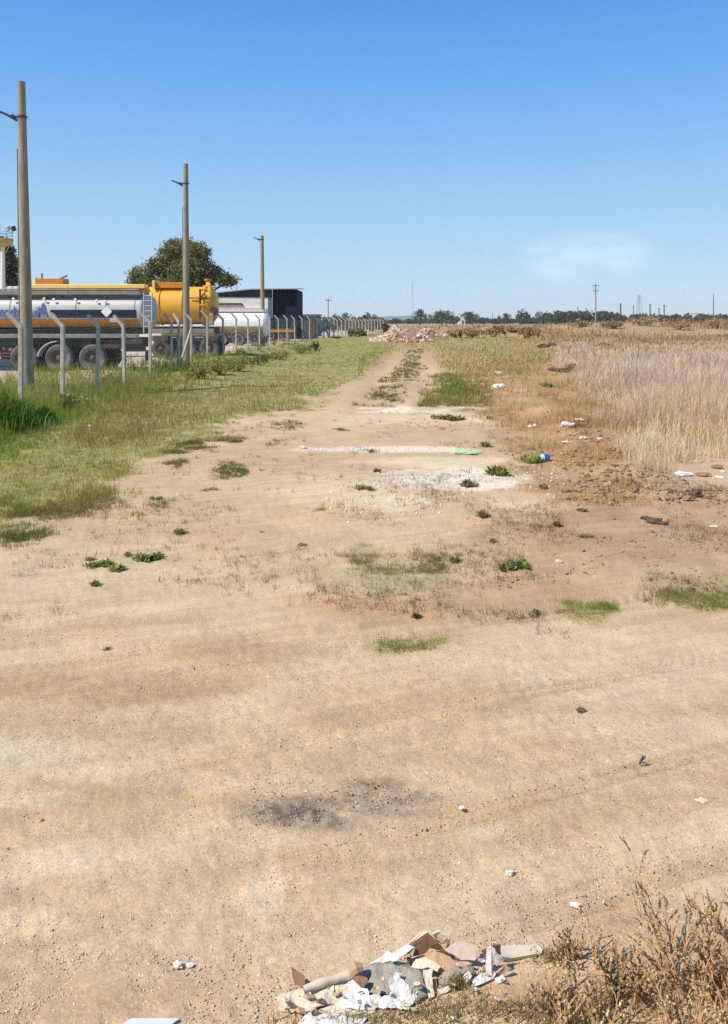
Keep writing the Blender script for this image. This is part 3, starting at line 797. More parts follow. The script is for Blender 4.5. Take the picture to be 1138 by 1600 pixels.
# growth over the far field, the mounds and the yard edge
parts = []
FAR = [(700, 518), (850, 504), (1300, 503), (1500, 530), (880, 535), (800, 520)]
x, y, z = scatter(FAR, 22000, 3, 4, expo=1.8)
parts.append(blades(x, y, z, rng.uniform(.12, .5, len(x)) * np.clip(1 + fbm(x / 6, y / 12, 99, 3), .3, 2), wid(y, .02, .0012), pick_col(len(x), [(0.22, 0.20, 0.08), (0.40, 0.25, 0.12), (0.52, 0.35, 0.17), (0.58, 0.45, 0.24)], x, y, 98, 9), .6))
n = 16000
y = 88 * (270 / 88) ** rng.uniform(0, 1, n); x = y * rng.uniform(.05, .56, n)
kp = rng.uniform(0, 1, n) < np.clip(.45 + .9 * fbm(x / 7, y / 16, 151, 3), .05, 1)
x, y = x[kp], y[kp]
parts.append(blades(x, y, gz(x, y), rng.uniform(.15, .6, len(x)) * np.clip(1 + fbm(x / 5, y / 9, 152, 3), .3, 2), wid(y, .03, .0016), pick_col(len(x), [(0.26, 0.20, 0.08), (0.44, 0.26, 0.115), (0.54, 0.34, 0.15), (0.58, 0.43, 0.22), (0.34, 0.31, 0.11)], x, y, 153, 9), .6))
make_grass('field_scrub', parts, M['straw'], 'rusty and straw coloured scrub over the far mounds')
#@@STRUCT
# ------------------------------------------------------------------ fence
def fence_points():
    pts = [(fence_x(y0), y0) for y0 in (13.4, 16.1)]
    pts += [(x_, y_) for x_, y_ in zip(FENCE_X[:19], FY[:19])]
    # denser posts where the line swings across the view
    cur = np.array(pts[-1]); y_ = cur[1]
    while y_ < 132:
        y_ += 0.1
        p = np.array([float(fence_x(y_)), y_])
        if np.linalg.norm(p - cur) > (3.0 if y_ < 92 else 2.4):
            pts.append(tuple(p)); cur = p
    return pts

def build_fence():
    pts = fence_points()
    root = thing('chain_link_fence', 'long chain link fence with bent concrete posts in front of the tankers', 'fence', (pts[0][0], pts[0][1], float(gz(*pts[0]))))
    off = Vector(root.location)
    H, W = 2.03, 0.10
    pm = MB()                                       # one post, its arm bent over towards the yard
    prof = [(0, -0.4), (0, H)]
    a = W / 2
    sec = [(-a, -a), (a, -a), (a, a), (-a, a)]
    vs = [(sx, sy, -0.4) for sx, sy in sec] + [(sx, sy, H - (.03 if sx < 0 else -.03)) for sx, sy in sec] + [(sx * .8 - .32, sy * .8, H + .36 + sx * .6) for sx, sy in sec]
    fs = [(3, 2, 1, 0), (8, 9, 10, 11)]
    for r_ in (0, 4):
        fs += [(r_ + i, r_ + (i + 1) % 4, r_ + 4 + (i + 1) % 4, r_ + 4 + i) for i in range(4)]
    pm.add(vs, fs)
    proto = pm.build('post', M['post'], root)
    bmod = bmesh.new(); bmod.from_mesh(proto.data)
    bmesh.ops.bevel(bmod, geom=bmod.edges[:], offset=0.012, segments=1, affect='EDGES')
    bmod.to_mesh(proto.data); bmod.free()
    tops = []
    for i, (x_, y_) in enumerate(pts):
        o = proto if i == 0 else proto.copy()
        if i: COL.objects.link(o); o.parent = root
        if y_ > 84: o.scale = (1.35, 1.35, 1)
        d = (Vector(pts[min(i + 1, len(pts) - 1)]) - Vector(pts[max(i - 1, 0)])).normalized()
        rz = math.atan2(d.y, d.x) - math.pi / 2
        z_ = float(gz(x_, y_))
        o.location = Vector((x_, y_, z_)) - off
        o.rotation_euler = (random.gauss(0, .012), random.gauss(0, .012), rz + random.gauss(0, .05))
        tops.append((Vector((x_, y_, z_)), rz))
    # the doubled post beside the second pole, and the two raking braces
    e = proto.copy(); COL.objects.link(e); e.parent = root
    yy = 33.6; e.location = Vector((float(fence_x(yy)) + .13, yy, float(gz(fence_x(yy), yy)))) - off
    e.rotation_euler = (0.0, 0.02, -.5)
    yb = 36.5; xb = float(fence_x(yb)); zb = float(gz(xb, yb))
    br = MB().tube([Vector((xb + .02, yb - .15, zb + 1.62)) - off, Vector((xb - .14, yb - 1.9, zb - .1)) - off], .055, 6)
    br.build('brace', M['concrete'], root)
    y2 = 88.0; x2 = float(fence_x(y2)); z2 = float(gz(x2, y2))
    MB().tube([Vector((x2, y2 - .2, z2 + 1.7)) - off, Vector((x2 + .9, y2 - 1.4, z2 - .1)) - off], .11, 6).build('brace', M['post'], root)
    # woven wire: two crossing sets of thin strands, span by span
    step, t = 0.14, 0.0007
    mv, mf = [], []
    bars = MB()
    for (pa, ra), (pb, rb) in zip(tops[:-1], tops[1:]):
        L_ = (pb - pa).length
        u = (pb - pa) / L_
        nrm = Vector((-u.y, u.x, 0)).normalized()
        if pa.y < 140:
            st = step if pa.y < 45 else step * 1.8 if pa.y < 80 else step * 3
            tt = t if pa.y < 45 else t * 2.4 if pa.y < 80 else t * 5
            Hh = 1.95
            s = -Hh
            while s < L_:
                for sgn in (1, -1):
                    s0, s1 = s, s + Hh
                    z0, z1 = (0.05, 0.05 + Hh) if sgn == 1 else (0.05 + Hh, 0.05)
                    if s0 < 0: z0 += (z1 - z0) * (-s0) / (s1 - s0); s0 = 0
                    if s1 > L_: z1 -= (z1 - z0) * (s1 - L_) / (s1 - s0); s1 = L_
                    if s1 - s0 < .02: continue
                    A = pa + u * s0 + Vector((0, 0, z0)); B = pa + u * s1 + Vector((0, 0, z1))
                    A.z += (pb.z - pa.z) * s0 / L_; B.z += (pb.z - pa.z) * s1 / L_
                    dd = (B - A).normalized(); sd = dd.cross(nrm)
                    o_ = nrm * (.07 + .002 * sgn)
                    b0 = len(mv)
                    for P_ in (A, B):
                        mv.append(P_ + o_ + sd * tt - off); mv.append(P_ + o_ - sd * tt - off); mv.append(P_ + o_ + nrm * tt * 1.5 - off)
                    mf += [(b0, b0 + 1, b0 + 4, b0 + 3), (b0 + 1, b0 + 2, b0 + 5, b0 + 4), (b0 + 2, b0, b0 + 3, b0 + 5)]
                s += st
        for hz in (0.08, 1.0, 1.98):
            bars.tube([pa + nrm * .068 + Vector((0, 0, hz)) - off, pb + nrm * .068 + Vector((0, 0, hz)) - off], .003, 3, False)
        for k in range(3):
            f = (k + .6) / 3
            q = lambda P_, r_: P_ + Vector((-math.cos(r_) * .32 * f, -math.sin(r_) * .32 * f, H + .37 * f)) - off
            bars.tube([q(pa, ra), (q(pa, ra) + q(pb, rb)) / 2 - Vector((0, 0, .03)), q(pb, rb)], .0035, 3, False)
    me = bpy.data.meshes.new('wire_mesh'); me.from_pydata([tuple(v) for v in mv], [], mf)
    o = finish(bpy.data.objects.new('wire_mesh', me), M['wire'], root); o['kind'] = 'stuff'
    o = bars.build('strained_wire', M['wire'], root); o['kind'] = 'stuff'
build_fence()

# ------------------------------------------------------------------ poles
def light_pole(px, y, top_py, r0, r1, lean, arm_py, conduit, label):
    x = (px - PX0) / FPX * y
    z0 = float(gz(x, y))
    root = thing('utility_pole', label, 'pole', (x, y, z0), 0, 'utility poles along the fence')
    h = CAM_H + (HORIZ - top_py) * y / FPX - z0
    n = 9
    pts = [(lean * (i / n), 0, -.3 + (h + .3) * i / n) for i in range(n + 1)]
    MB().tube(pts, [r0 + (r1 - r0) * i / n for i in range(n + 1)], 16).build('shaft', M['pole'], root, True)
    za = CAM_H + (HORIZ - arm_py) * y / FPX - z0
    f = za / h
    ra = r0 + (r1 - r0) * f; xa = lean * f
    band = MB().lathe([(ra + .002, -.03), (ra + .018, -.03), (ra + .018, .03), (ra + .002, .03)], (xa, 0, za), (0, 0, 1), 16)
    band.tube([(xa + ra, -.03, za), (xa + ra + .07, -.03, za)], .018, 6)
    band.build('clamp', M['iron'], root)
    arm = MB()
    arm.box((xa - ra - .04, -.02, za + .0), (.12, .07, .06))
    arm.tube([(xa - ra - .02, -.02, za - .10), (xa - ra - .30, -.04, za + .06), (xa - ra - .52, -.05, za + .15)], [.045, .04, .035], 6)
    arm.tube([(xa - ra - .07, -.02, za - .02), (xa - ra - .17, -.03, za + .05)], .05, 6)
    arm.build('bracket', M['iron'], root)
    if conduit:
        zc = CAM_H + (HORIZ - conduit) * y / FPX - z0
        MB().tube([(lean * .0 - r0 - .02, -.05, 0), (lean * zc / h - (r0 + (r1 - r0) * zc / h) - .015, -.05, zc)], .016, 6).build('conduit', M['steelgrey'], root)
    return root
light_pole(44, 22.9, 128, .185, .105, -.19, 183, 233, 'tallest thick concrete pole with bracket nearest the left edge')
light_pole(292, 37.0, 256, .165, .115, -.05, 287, 323, 'middle concrete pole standing before the yellow tanker and tree')
light_pole(411, 64.0, 368, .19, .14, -.08, 374, 0, 'short looking far concrete pole before the dark shed')

# ------------------------------------------------------------------ vehicles
def wheel(parent, x, y, z, r, w, side=-1, name='wheel'):
    """tyre facing the camera side with a recessed rim"""
    prof = [(r * .56, 0), (r * .60, -.02), (r * .90, -.035), (r * .98, .0), (r, .05), (r, w - .05), (r * .96, w), (r * .6, w)]
    t = MB().lathe(prof, (x, y, z), (0, 1, 0), 36).build(name, M['tyre'], parent, True)
    MB().lathe([(r * .58, .03), (r * .50, .02), (r * .46, .09), (r * .22, .12), (r * .2, .02), (r * .13, -.01), (0.001, -.01)], (x, y, z), (0, 1, 0), 28).build('rim', M['rim'], t, True)
    nuts = MB()
    for k in range(10):
        a = 2 * math.pi * k / 10
        nuts.lathe([(.018, .10), (.018, .055), (.001, .055)], (x + r * .34 * math.cos(a), y, z + r * .34 * math.sin(a)), (0, 1, 0), 6)
    o = nuts.build('wheel_nuts', M['iron'], t); o['kind'] = 'stuff'
    return t

def text_mesh(name, body, size, parent, loc, m, align='RIGHT', ext=.004, sx=1.0):
    cu = bpy.data.curves.new(name, 'FONT')
    cu.body = body; cu.size = size; cu.align_x = align; cu.extrude = ext; cu.offset = .006
    tmp = bpy.data.objects.new(name + '_tmp', cu)
    COL.objects.link(tmp)
    dg = bpy.context.evaluated_depsgraph_get()
    me = bpy.data.meshes.new_from_object(tmp.evaluated_get(dg))
    bpy.data.objects.remove(tmp); bpy.data.curves.remove(cu)
    me.name = name
    o = bpy.data.objects.new(name, me)
    o.location = loc; o.rotation_euler = (math.radians(90), 0, 0); o.scale = (sx, 1, 1)
    return finish(o, m, parent)

def rounded(cy, cz, hw, hh, n=28, p=3.0):
    out = []
    for k in range(n):
        a = 2 * math.pi * k / n
        c, s = math.cos(a), math.sin(a)
        out.append((cy + hw * math.copysign(abs(c) ** (2 / p), c), cz + hh * math.copysign(abs(s) ** (2 / p), s)))
    return out

def silver_trailer():
    Y = 31.7; mpp = Y / FPX
    X = lambda p: (p - PX0) * mpp
    Z = lambda p: CAM_H + (HORIZ - p) * mpp
    xr, xl = X(221), X(221) - 11.2
    g = float(gz(X(100), Y + .5))
    root = thing('tank_trailer', 'silver tank trailer with navy stripe and orange band behind the fence', 'tanker', (xr, Y, g))
    o = Vector(root.location)
    x0, x1 = xl - o.x, 0.0
    zc = (Z(461) + Z(514)) / 2 - o.z; hh = (Z(461) - Z(514)) / 2
    cy, hw = 1.22, 1.22
    tank = MB()
    sec = rounded(cy, zc, hw, hh)
    tank.prism(sec, x0, x1 - .12)
    tk = tank.build('tank', M['silver'], root, True)
    endm = MB()
    n = len(sec)
    rings = [(x1 - .12, 1.0), (x1 - .01, 1.0), (x1 + .02, .98), (x1 + .04, .9), (x1 + .05, .4)]
    vs = [(xx, cy + (a - cy) * s, zc + (b - zc) * s) for xx, s in rings for a, b in sec]
    fs = [(i * n + k, i * n + (k + 1) % n, (i + 1) * n + (k + 1) % n, (i + 1) * n + k) for i in range(len(rings) - 1) for k in range(n)]
    fs.append(tuple((len(rings) - 1) * n + k for k in range(n)))
    endm.add(vs, fs).build('end_cap', M['silver'], tk, True)
    seam = MB()
    for p in (15, 38, 69, 118, 165, 210):
        sec2 = rounded(cy, zc, hw + .008, hh + .008)
        xx = X(p) - o.x
        seam.prism(sec2, xx - .02, xx + .02)
    sm = seam.build('band', M['steelgrey'], root, True); sm['kind'] = 'stuff'
    # catwalk along the top
    wk = MB()
    wk.box(((x0 + x1) / 2, .72, Z(457.5) - o.z), (x1 - x0 - .1, 1.3, .16), bev=.02)
    wk.box(((x0 + x1) / 2, 1.0, Z(461) - o.z), (x1 - x0 - .3, 1.2, .16))
    wk.build('catwalk', M['steelgrey'], root)
    rail = MB()
    rail.tube([(x0, .08, Z(452) - o.z), (x1 - .1, .08, Z(452.5) - o.z)], .03, 8)
    for k in range(9):
        xx = x0 + .3 + k * (x1 - x0 - .6) / 8
        rail.tube([(xx, .08, Z(456) - o.z), (xx, .08, Z(452) - o.z)], .02, 6)
    rail.build('guard_rail', M['steelgrey'], root)
    for p in (9, 17):
        MB().lathe([(.0, .18), (.2, .18), (.24, .12), (.24, 0), (.28, 0), (.28, -.08)], (X(p) - o.x, .7, Z(453.5) - o.z), (0, 0, 1), 18).build('manhole_lid', M['lightgrey'], root, True)
    def side(px0, px1, py0, py1, off, th):
        """plate laid along the near side of the tank between two heights"""
        z0, z1 = Z(py1) - o.z, Z(py0) - o.z
        prof = []
        for k in range(7):
            z_ = z0 + (z1 - z0) * k / 6
            s = np.clip((z_ - zc) / hh, -.999, .999)
            yy = cy - hw * (1 - abs(s) ** 3) ** (1 / 3)
            prof.append((yy, z_))
        pr = [(a - off, b) for a, b in prof] + [(a - off + th, b) for a, b in reversed(prof)]
        return MB().prism(pr, X(px0) - o.x, X(px1) - o.x)
    side(79, 213, 484, 496.5, .012, .01).build('navy_stripe', M['navy'], root, True)
    side(-60, 215, 499, 507, .012, .01).build('orange_band', M['orange'], root, True)
    side(-60, 216, 507.5, 513.5, .010, .01).build('lower_band', M['tan'], root, True)
    zt = Z(496) - o.z
    text_mesh('lettering', 'mpda', .66, root, (X(32) - o.x, -.016, zt), M['bluepaint'], 'RIGHT', sx=.66)
    text_mesh('lettering', 'uil', .64, root, (X(63.5) - o.x, -.016, zt), M['bluepaint'], 'RIGHT', sx=.66)
    text_mesh('lettering', 'A', .84, root, (X(75.5) - o.x, -.016, zt), M['bluepaint'], 'RIGHT', sx=.70)
    # diamond hazard placard and small plate
    cx, cz, r = X(167) - o.x, Z(487) - o.z, .22
    pl = MB(); pl.add([(cx - r, -.035, cz), (cx, -.035, cz - r), (cx + r, -.035, cz), (cx, -.035, cz + r), (cx - r, -.022, cz), (cx, -.022, cz - r), (cx + r, -.022, cz), (cx, -.022, cz + r)],
                      [(0, 1, 2, 3), (7, 6, 5, 4), (0, 4, 5, 1), (1, 5, 6, 2), (2, 6, 7, 3), (3, 7, 4, 0)])
    pl.build('hazard_placard', M['bag'], root)
    MB().box((X(178) - o.x, -.03, Z(500) - o.z), (.30, .014, .16)).build('number_plate', M['lightgrey'], root)
    for p, q in ((21, 467), (69, 467), (84, 468), (118, 468), (151, 470), (165, 471)):
        MB().lathe([(.0, -.05), (.05, -.04), (.06, 0)], (X(p) - o.x, .02, Z(q) - o.z), (0, 1, 0), 10).build('marker_lamp', M['white'], root, True)
    # rear ladder and corner post
    ld = MB()
    for dx in (.10, .42):
        ld.tube([(dx, .02, Z(457) - o.z), (dx, .02, Z(520) - o.z)], .028, 6)
    for k in range(7):
        ld.tube([(.10, .02, Z(462 + 8 * k) - o.z), (.42, .02, Z(462 + 8 * k) - o.z)], .02, 6)
    ld.build('rear_ladder', M['lightgrey'], root)
    # chassis
    ch = MB()
    ch.box(((x0 + x1) / 2, 1.22, Z(518) - o.z), (x1 - x0 - .2, 1.5, .22))
    for yy in (.72, 1.72):
        ch.box(((x0 + x1) / 2, yy, Z(536) - o.z), (x1 - x0 - .4, .14, .40))
    ch.build('chassis', M['chassis'], root)
    MB().box(((x0 + x1) / 2, .06, Z(525) - o.z), (x1 - x0 - .2, .05, .16), bev=.01).build('side_rail', M['steelgrey'], root)
    MB().box((X(170) - o.x, .9, Z(538) - o.z), (1.5, .9, .42), bev=.04).build('equipment_box', M['chassis'], root)
    MB().box((X(205) - o.x, .5, Z(540) - o.z), (.8, .5, .50), bev=.04).build('equipment_box', M['chassis'], root)
    for p in (188, 225):
        MB().box((X(p) - o.x, .5, Z(556) - o.z), (.05, .5, .42)).build('mud_flap', M['chassis'], root)
    r = .545
    for p in (35, 90, 143):
        wheel(root, X(p) - o.x, .12, r, r, .30)
        wheel(root, X(p) - o.x, 2.02, r, r, .30)
        MB().tube([(X(p) - o.x, .3, r), (X(p) - o.x, 2.2, r)], .07, 8).build('axle', M['chassis'], root)
    mg = MB()
    cx, cz = X(90) - o.x, r
    for a0, a1 in ((95, 175),):
        k = 12
        vs, fs = [], []
        for i in range(k + 1):
            a = math.radians(a0 + (a1 - a0) * i / k)
            for rr in (r + .10, r + .14):
                for yy in (.08, .5):
                    vs.append((cx + rr * math.cos(a) * 1.25, yy, cz + rr * math.sin(a)))
        for i in range(k):
            b = i * 4
            fs += [(b, b + 4, b + 5, b + 1), (b + 2, b + 3, b + 7, b + 6), (b, b + 2, b + 6, b + 4), (b + 1, b + 5, b + 7, b + 3)]
        fs += [(0, 1, 3, 2), (k * 4, k * 4 + 2, k * 4 + 3, k * 4 + 1)]
        mg.add(vs, fs)
    mg.build('mudguard', M['lightgrey'], root)
silver_trailer()

def yellow_tanker():
    Y = 43.2; mpp = Y / FPX
    X = lambda p: (p - PX0) * mpp
    Z = lambda p: CAM_H + (HORIZ - p) * mpp
    g = float(gz(X(280), Y + 1))
    root = thing('vacuum_tanker', 'yellow vacuum tank truck with bolted rear end behind the silver trailer', 'tanker', (X(337), Y, g))
    o = Vector(root.location)
    LX = lambda p: X(p) - o.x
    LZ = lambda p: Z(p) - o.z
    R = (Z(447) - Z(507)) / 2
    cz = LZ(477); cy = R
    def ring(name, px0, px1, r0, r1, m, n=40):
        a, b = LX(px0), LX(px1)
        return MB().lathe([(.001, a), (r0 * .6, a), (r0, a), (r1, b), (r1 * .6, b), (.001, b)], (0, cy, cz), (1, 0, 0), n).build(name, m, root, True)
    ring('tank_body', 30, 316, R, R, M['yellow'])
    for p in (100, 175, 247, 283):
        ring('stiffener_ring', p - 1.2, p + 1.2, R + .05, R + .05, M['yellow'])
    ring('rear_flange', 315, 318, R + .07, R + .07, M['yellow'])
    dm = MB().lathe([(R, LX(318)), (R * .99, LX(323)), (R * .92, LX(328)), (R * .7, LX(333)), (R * .4, LX(335)), (.001, LX(336))], (0, cy, cz), (1, 0, 0), 40)
    dm.build('rear_door', M['yellow'], root, True)
    for k in range(14):
        a = 2 * math.pi * k / 14
        MB().box((LX(317), cy + (R + .05) * math.cos(a), cz + (R + .05) * math.sin(a)), (.30, .11, .11), M=Matrix.Rotation(a, 3, 'X'), bev=.02).build('clamp_bolt', M['orange'], root)
    # rear valves, standpipe and hand wheels
    vb = MB()
    vb.tube([(LX(327), .25, cz + R * 1.0), (LX(327), .25, cz - R * .2), (LX(331), .1, cz - R * .6)], .11, 10)
    vb.tube([(LX(322), .6, cz + R * .98), (LX(322), .6, cz + R * 1.30)], .12, 10)
    vb.tube([(LX(327), .25, cz + R * 1.0), (LX(322), .6, cz + R * 1.22)], .09, 10)
    vb.build('standpipe', M['yellow'], root, True)
    MB().lathe([(.12, -.05), (.2, -.05), (.2, .05), (.12, .05)], (LX(322), .6, cz + R * 1.36), (0, 0, 1), 14).build('valve_wheel', M['orange'], root)
    MB().lathe([(.0, -.1), (.22, -.1), (.22, .08), (.0, .08)], (LX(334), .2, cz - R * .3), (0, 1, 0), 14).build('valve', M['chassis'], root)
    MB().box((LX(313), .0, cz + .05), (.10, .08, R * 1.6)).build('rear_bracket', M['chassis'], root)
    MB().tube([(LX(297), -.04, cz + R * .38), (LX(330), -.06, cz + R * .38)], .035, 6).build('hand_rail', M['chassis'], root)
    MB().box((LX(330), .15, cz - R * .75), (.25, .3, R * .6), bev=.03).build('outlet_box', M['tan'], root)
    # orange top boxes and pale walkway
    wk = MB(); wk.box(((LX(30) + LX(225)) / 2, .55, LZ(447)), (LX(225) - LX(30), .8, .22), bev=.03); wk.build('walkway', M['paleyellow'], root)
    MB().box((LX(239), .55, LZ(444)), (.14, .8, .42), bev=.02).build('walkway_end', M['paleyellow'], root)
    MB().box(((LX(242) + LX(286)) / 2, .75, LZ(445)), (LX(286) - LX(242), .9, .32), bev=.02).build('top_box', M['orange'], root)
    bx = MB(); bx.box(((LX(54) + LX(96)) / 2, .7, LZ(439.5)), (LX(96) - LX(54), .9, .34), bev=.02); bx.build('top_box', M['orange'], root)
    MB().box((LX(51.5), .7, LZ(439.5)), (.12, .9, .42), bev=.02).build('box_end', M['paleyellow'], root)
    MB().tube([(LX(90), .3, LZ(435)), (LX(103), .2, LZ(430.5))], [.03, .05], 6).build('lid_handle', M['iron'], root)
    MB().tube([(LX(60), .5, LZ(436)), (LX(60), .5, LZ(426))], .04, 6).build('vent_pipe', M['iron'], root)
    # chassis and wheels
    ch = MB()
    ch.box(((LX(40) + LX(334)) / 2, 1.2, LZ(516)), (LX(334) - LX(40), 1.2, .36))
    ch.build('chassis', M['chassis'], root)
    MB().box(((LX(235) + LX(334)) / 2, .12, LZ(517)), (LX(334) - LX(235), .06, .24)).build('side_plate', M['steelgrey'], root)
    for p in (60, 100, 250, 288, 330):
        MB().box((LX(p), .3, LZ(529)), (.9, .5, .3), bev=.04).build('mudguard', M['chassis'], root)
    r = .52
    for p in (60, 250, 290, 326):
        wheel(root, LX(p), .15, r, r, .5)
        wheel(root, LX(p), 1.75, r, r, .5)
    # cab at the far left, hidden by the trailer from the front
    cb = MB(); cb.box((LX(2), 1.2, 1.75), (2.0, 2.3, 2.1), bev=.25); cab = cb.build('cab', M['yellow'], root)
    wheel(root, LX(5), .1, r, r, .32); wheel(root, LX(5), 1.95, r, r, .32)
yellow_tanker()

def white_tanker():
    Y = 62.5; mpp = Y / FPX
    X = lambda p: (p - PX0) * mpp
    Z = lambda p: CAM_H + (HORIZ - p) * mpp
    g = float(gz(X(380), Y + 1))
    root = thing('road_tanker', 'white tank truck with shade painted tan on its lower half between yellow tanker and third pole', 'tanker', (X(414), Y, g))
    o = Vector(root.location); LX = lambda p: X(p) - o.x; LZ = lambda p: Z(p) - o.z
    R = (Z(487) - Z(527)) / 2; cz = LZ(507); cy = R
    def half(name, a0, a1, m):
        n = 20
        sec = [(cy - R * math.cos(math.radians(a0 + (a1 - a0) * k / n)), cz + R * math.sin(math.radians(a0 + (a1 - a0) * k / n))) for k in range(n + 1)]
        return MB().prism(sec, LX(250), LX(411)).build(name, m, root, True)
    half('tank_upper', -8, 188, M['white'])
    half('tank_lower', -172, -8, M['tan'])  # shading under the round of the white tank, painted as tan
    MB().lathe([(R, 0), (R * .9, .25), (R * .6, .42), (.001, .5)], (LX(411), cy, cz), (1, 0, 0), 32).build('end_cap', M['white'], root, True)
    MB().box(((LX(250) + LX(411)) / 2, cy, LZ(485.5)), (LX(411) - LX(250), 1.0, .14)).build('catwalk', M['whitedirt'], root)
    MB().box(((LX(250) + LX(414)) / 2, cy, LZ(532)), (LX(414) - LX(250), 1.1, .4)).build('chassis', M['chassis'], root)
    r = .52
    for p in (345, 372, 398):
        wheel(root, LX(p), .1, r, r, .5); wheel(root, LX(p), 1.5, r, r, .5)
        k = 10; vs, fs = [], []
        for i in range(k + 1):
            a = math.radians(10 + 160 * i / k)
            for rr in (r + .10, r + .15):
                for yy in (.02, .55):
                    vs.append((LX(p) + rr * math.cos(a), yy, r + rr * math.sin(a)))
        for i in range(k):
            b = i * 4
            fs += [(b, b + 4, b + 5, b + 1), (b + 2, b + 3, b + 7, b + 6), (b, b + 2, b + 6, b + 4), (b + 1, b + 5, b + 7, b + 3)]
        MB().add(vs, fs).build('mudguard', M['steelgrey'], root)
white_tanker()

def flatbed():
    Y = 76.0; mpp = Y / FPX
    X = lambda p: (p - PX0) * mpp
    Z = lambda p: CAM_H + (HORIZ - p) * mpp
    g = float(gz(X(440), Y + 1))
    root = thing('flatbed_trailer', 'dark flatbed trailer with orange side beam under the dark shed', 'trailer', (X(461), Y, g))
    o = Vector(root.location); LX = lambda p: X(p) - o.x; LZ = lambda p: Z(p) - o.z
    cx, w = (LX(380) + LX(460)) / 2, LX(460) - LX(380)
    MB().box((cx, 1.2, LZ(514)), (w, 2.4, .14), bev=.02).build('deck', M['chassis'], root)
    MB().box((cx, .02, LZ(517)), (w, .05, .22)).build('side_beam', M['orange'], root)
    MB().box((LX(458), 1.2, LZ(508)), (.12, 2.4, .7)).build('headboard', M['chassis'], root)
    MB().box((cx, 1.2, LZ(521)), (w * .95, 1.0, .3)).build('chassis', M['chassis'], root)
    MB().box((LX(432), 1.2, LZ(505)), (2.2, 1.9, .95), bev=.06).build('load', M['shed'], root)
    r = .5
    for p in (402, 422, 446):
        wheel(root, LX(p), .12, r, r, .4); wheel(root, LX(p), 1.85, r, r, .4)
flatbed()

# ------------------------------------------------------------------ buildings and objects in the yard
def shed():
    Y = 84.0; mpp = Y / FPX
    X = lambda p: (p - PX0) * mpp
    Z = lambda p: CAM_H + (HORIZ - p) * mpp
    g = float(gz(X(400), Y))
    root = thing('shed', 'dark clad shed with white wall and pale sloping roof behind third pole', 'building', (X(464), Y, g))
    o = Vector(root.location); LX = lambda p: X(p) - o.x; LZ = lambda p: Z(p) - o.z
    # right: dark clad block with lapped boards
    MB().box(((LX(426) + LX(464)) / 2, 4.1, LZ(452) / 2), (LX(464) - LX(426), 8, LZ(452))).build('wall', M['shed'], root)
    pz = LZ(452) / 22
    pm = MB(); wdt = LX(464) - LX(426)
    pm.add([(-wdt / 2, 0, 0), (wdt / 2, 0, 0), (-wdt / 2, -.06, 0), (wdt / 2, -.06, 0), (-wdt / 2, -.015, pz - .02), (wdt / 2, -.015, pz - .02), (-wdt / 2, 0, pz - .02), (wdt / 2, 0, pz - .02)],
           [(0, 1, 3, 2), (2, 3, 5, 4), (4, 5, 7, 6), (0, 2, 4, 6), (1, 7, 5, 3)])
    first = None
    for k in range(22):
        if first is None: b_ = first = pm.build('cladding_board', M['shed'], root)
        else: b_ = first.copy(); COL.objects.link(b_); b_.parent = root
        b_.location = ((LX(426) + LX(464)) / 2, .095, k * pz)
    MB().box((LX(422.5), .05, LZ(478)), (.34, .3, LZ(455) - LZ(500)), bev=.03).build('corner_column', M['lightgrey'], root)
    # left: white wall under a dark eave
    MB().box(((LX(332) + LX(420)) / 2, 1.4, LZ(463) / 2), (LX(420) - LX(332), 4, LZ(463))).build('white_wall', M['white'], root)
    MB().box(((LX(332) + LX(378)) / 2, -.68, LZ(475)), (LX(378) - LX(332), .2, .16)).build('wall_rail', M['chassis'], root)
    MB().tube([(LX(378), -.68, LZ(474)), (LX(382), -.68, LZ(478))], .07, 6).build('wall_hook', M['iron'], root)
    MB().box(((LX(332) + LX(418)) / 2, -.66, LZ(484)), (LX(418) - LX(332), .16, .42)).build('dusty_sill', M['whitedirt'], root)
    # dark fascia that deepens towards the right under the sloping roof
    vs = []
    for yy in (-.66, -.2):
        vs += [(LX(330), yy, LZ(464.0)), (LX(426), yy, LZ(465)), (LX(426), yy, LZ(452.5)), (LX(395), yy, LZ(452.8)), (LX(330), yy, LZ(459.5))]
    fs = [(0, 1, 2, 3, 4), (9, 8, 7, 6, 5)] + [(i, (i + 1) % 5, 5 + (i + 1) % 5, 5 + i) for i in range(5)]
    MB().add(vs, fs).build('fascia', M['shed'], root)
    vs = []
    for yy in (-.70, 9.0):
        for p, q in ((330, 459.3), (395, 452.6), (466, 452.0), (466, 450.6), (395, 451.0), (330, 457.4)):
            vs.append((LX(p), yy, LZ(q) + (0.0 if yy < 0 else .35)))
    fs = [(0, 1, 2, 3, 4, 5), (11, 10, 9, 8, 7, 6)] + [(i, (i + 1) % 6, 6 + (i + 1) % 6, 6 + i) for i in range(6)]
    MB().add(vs, fs).build('roof', M['roof'], root)
shed()

def simple_box_building(name, label, cat, px0, px1, py_top, Y, depth, m, roofm, extra=None):
    mpp = Y / FPX
    X = lambda p: (p - PX0) * mpp
    h = CAM_H + (HORIZ - py_top) * mpp
    x0, x1 = X(px0), X(px1); g = float(gz((x0 + x1) / 2, Y))
    root = thing(name, label, cat, ((x0 + x1) / 2, Y, g))
    h -= g
    MB().box((0, depth / 2, h / 2 - .15), (x1 - x0, depth, h + .1)).build('wall', m, root)
    MB().box((0, depth / 2, h + .02), (x1 - x0 + .3, depth + .3, .18)).build('roof', roofm, root)
    return root, (x1 - x0), h

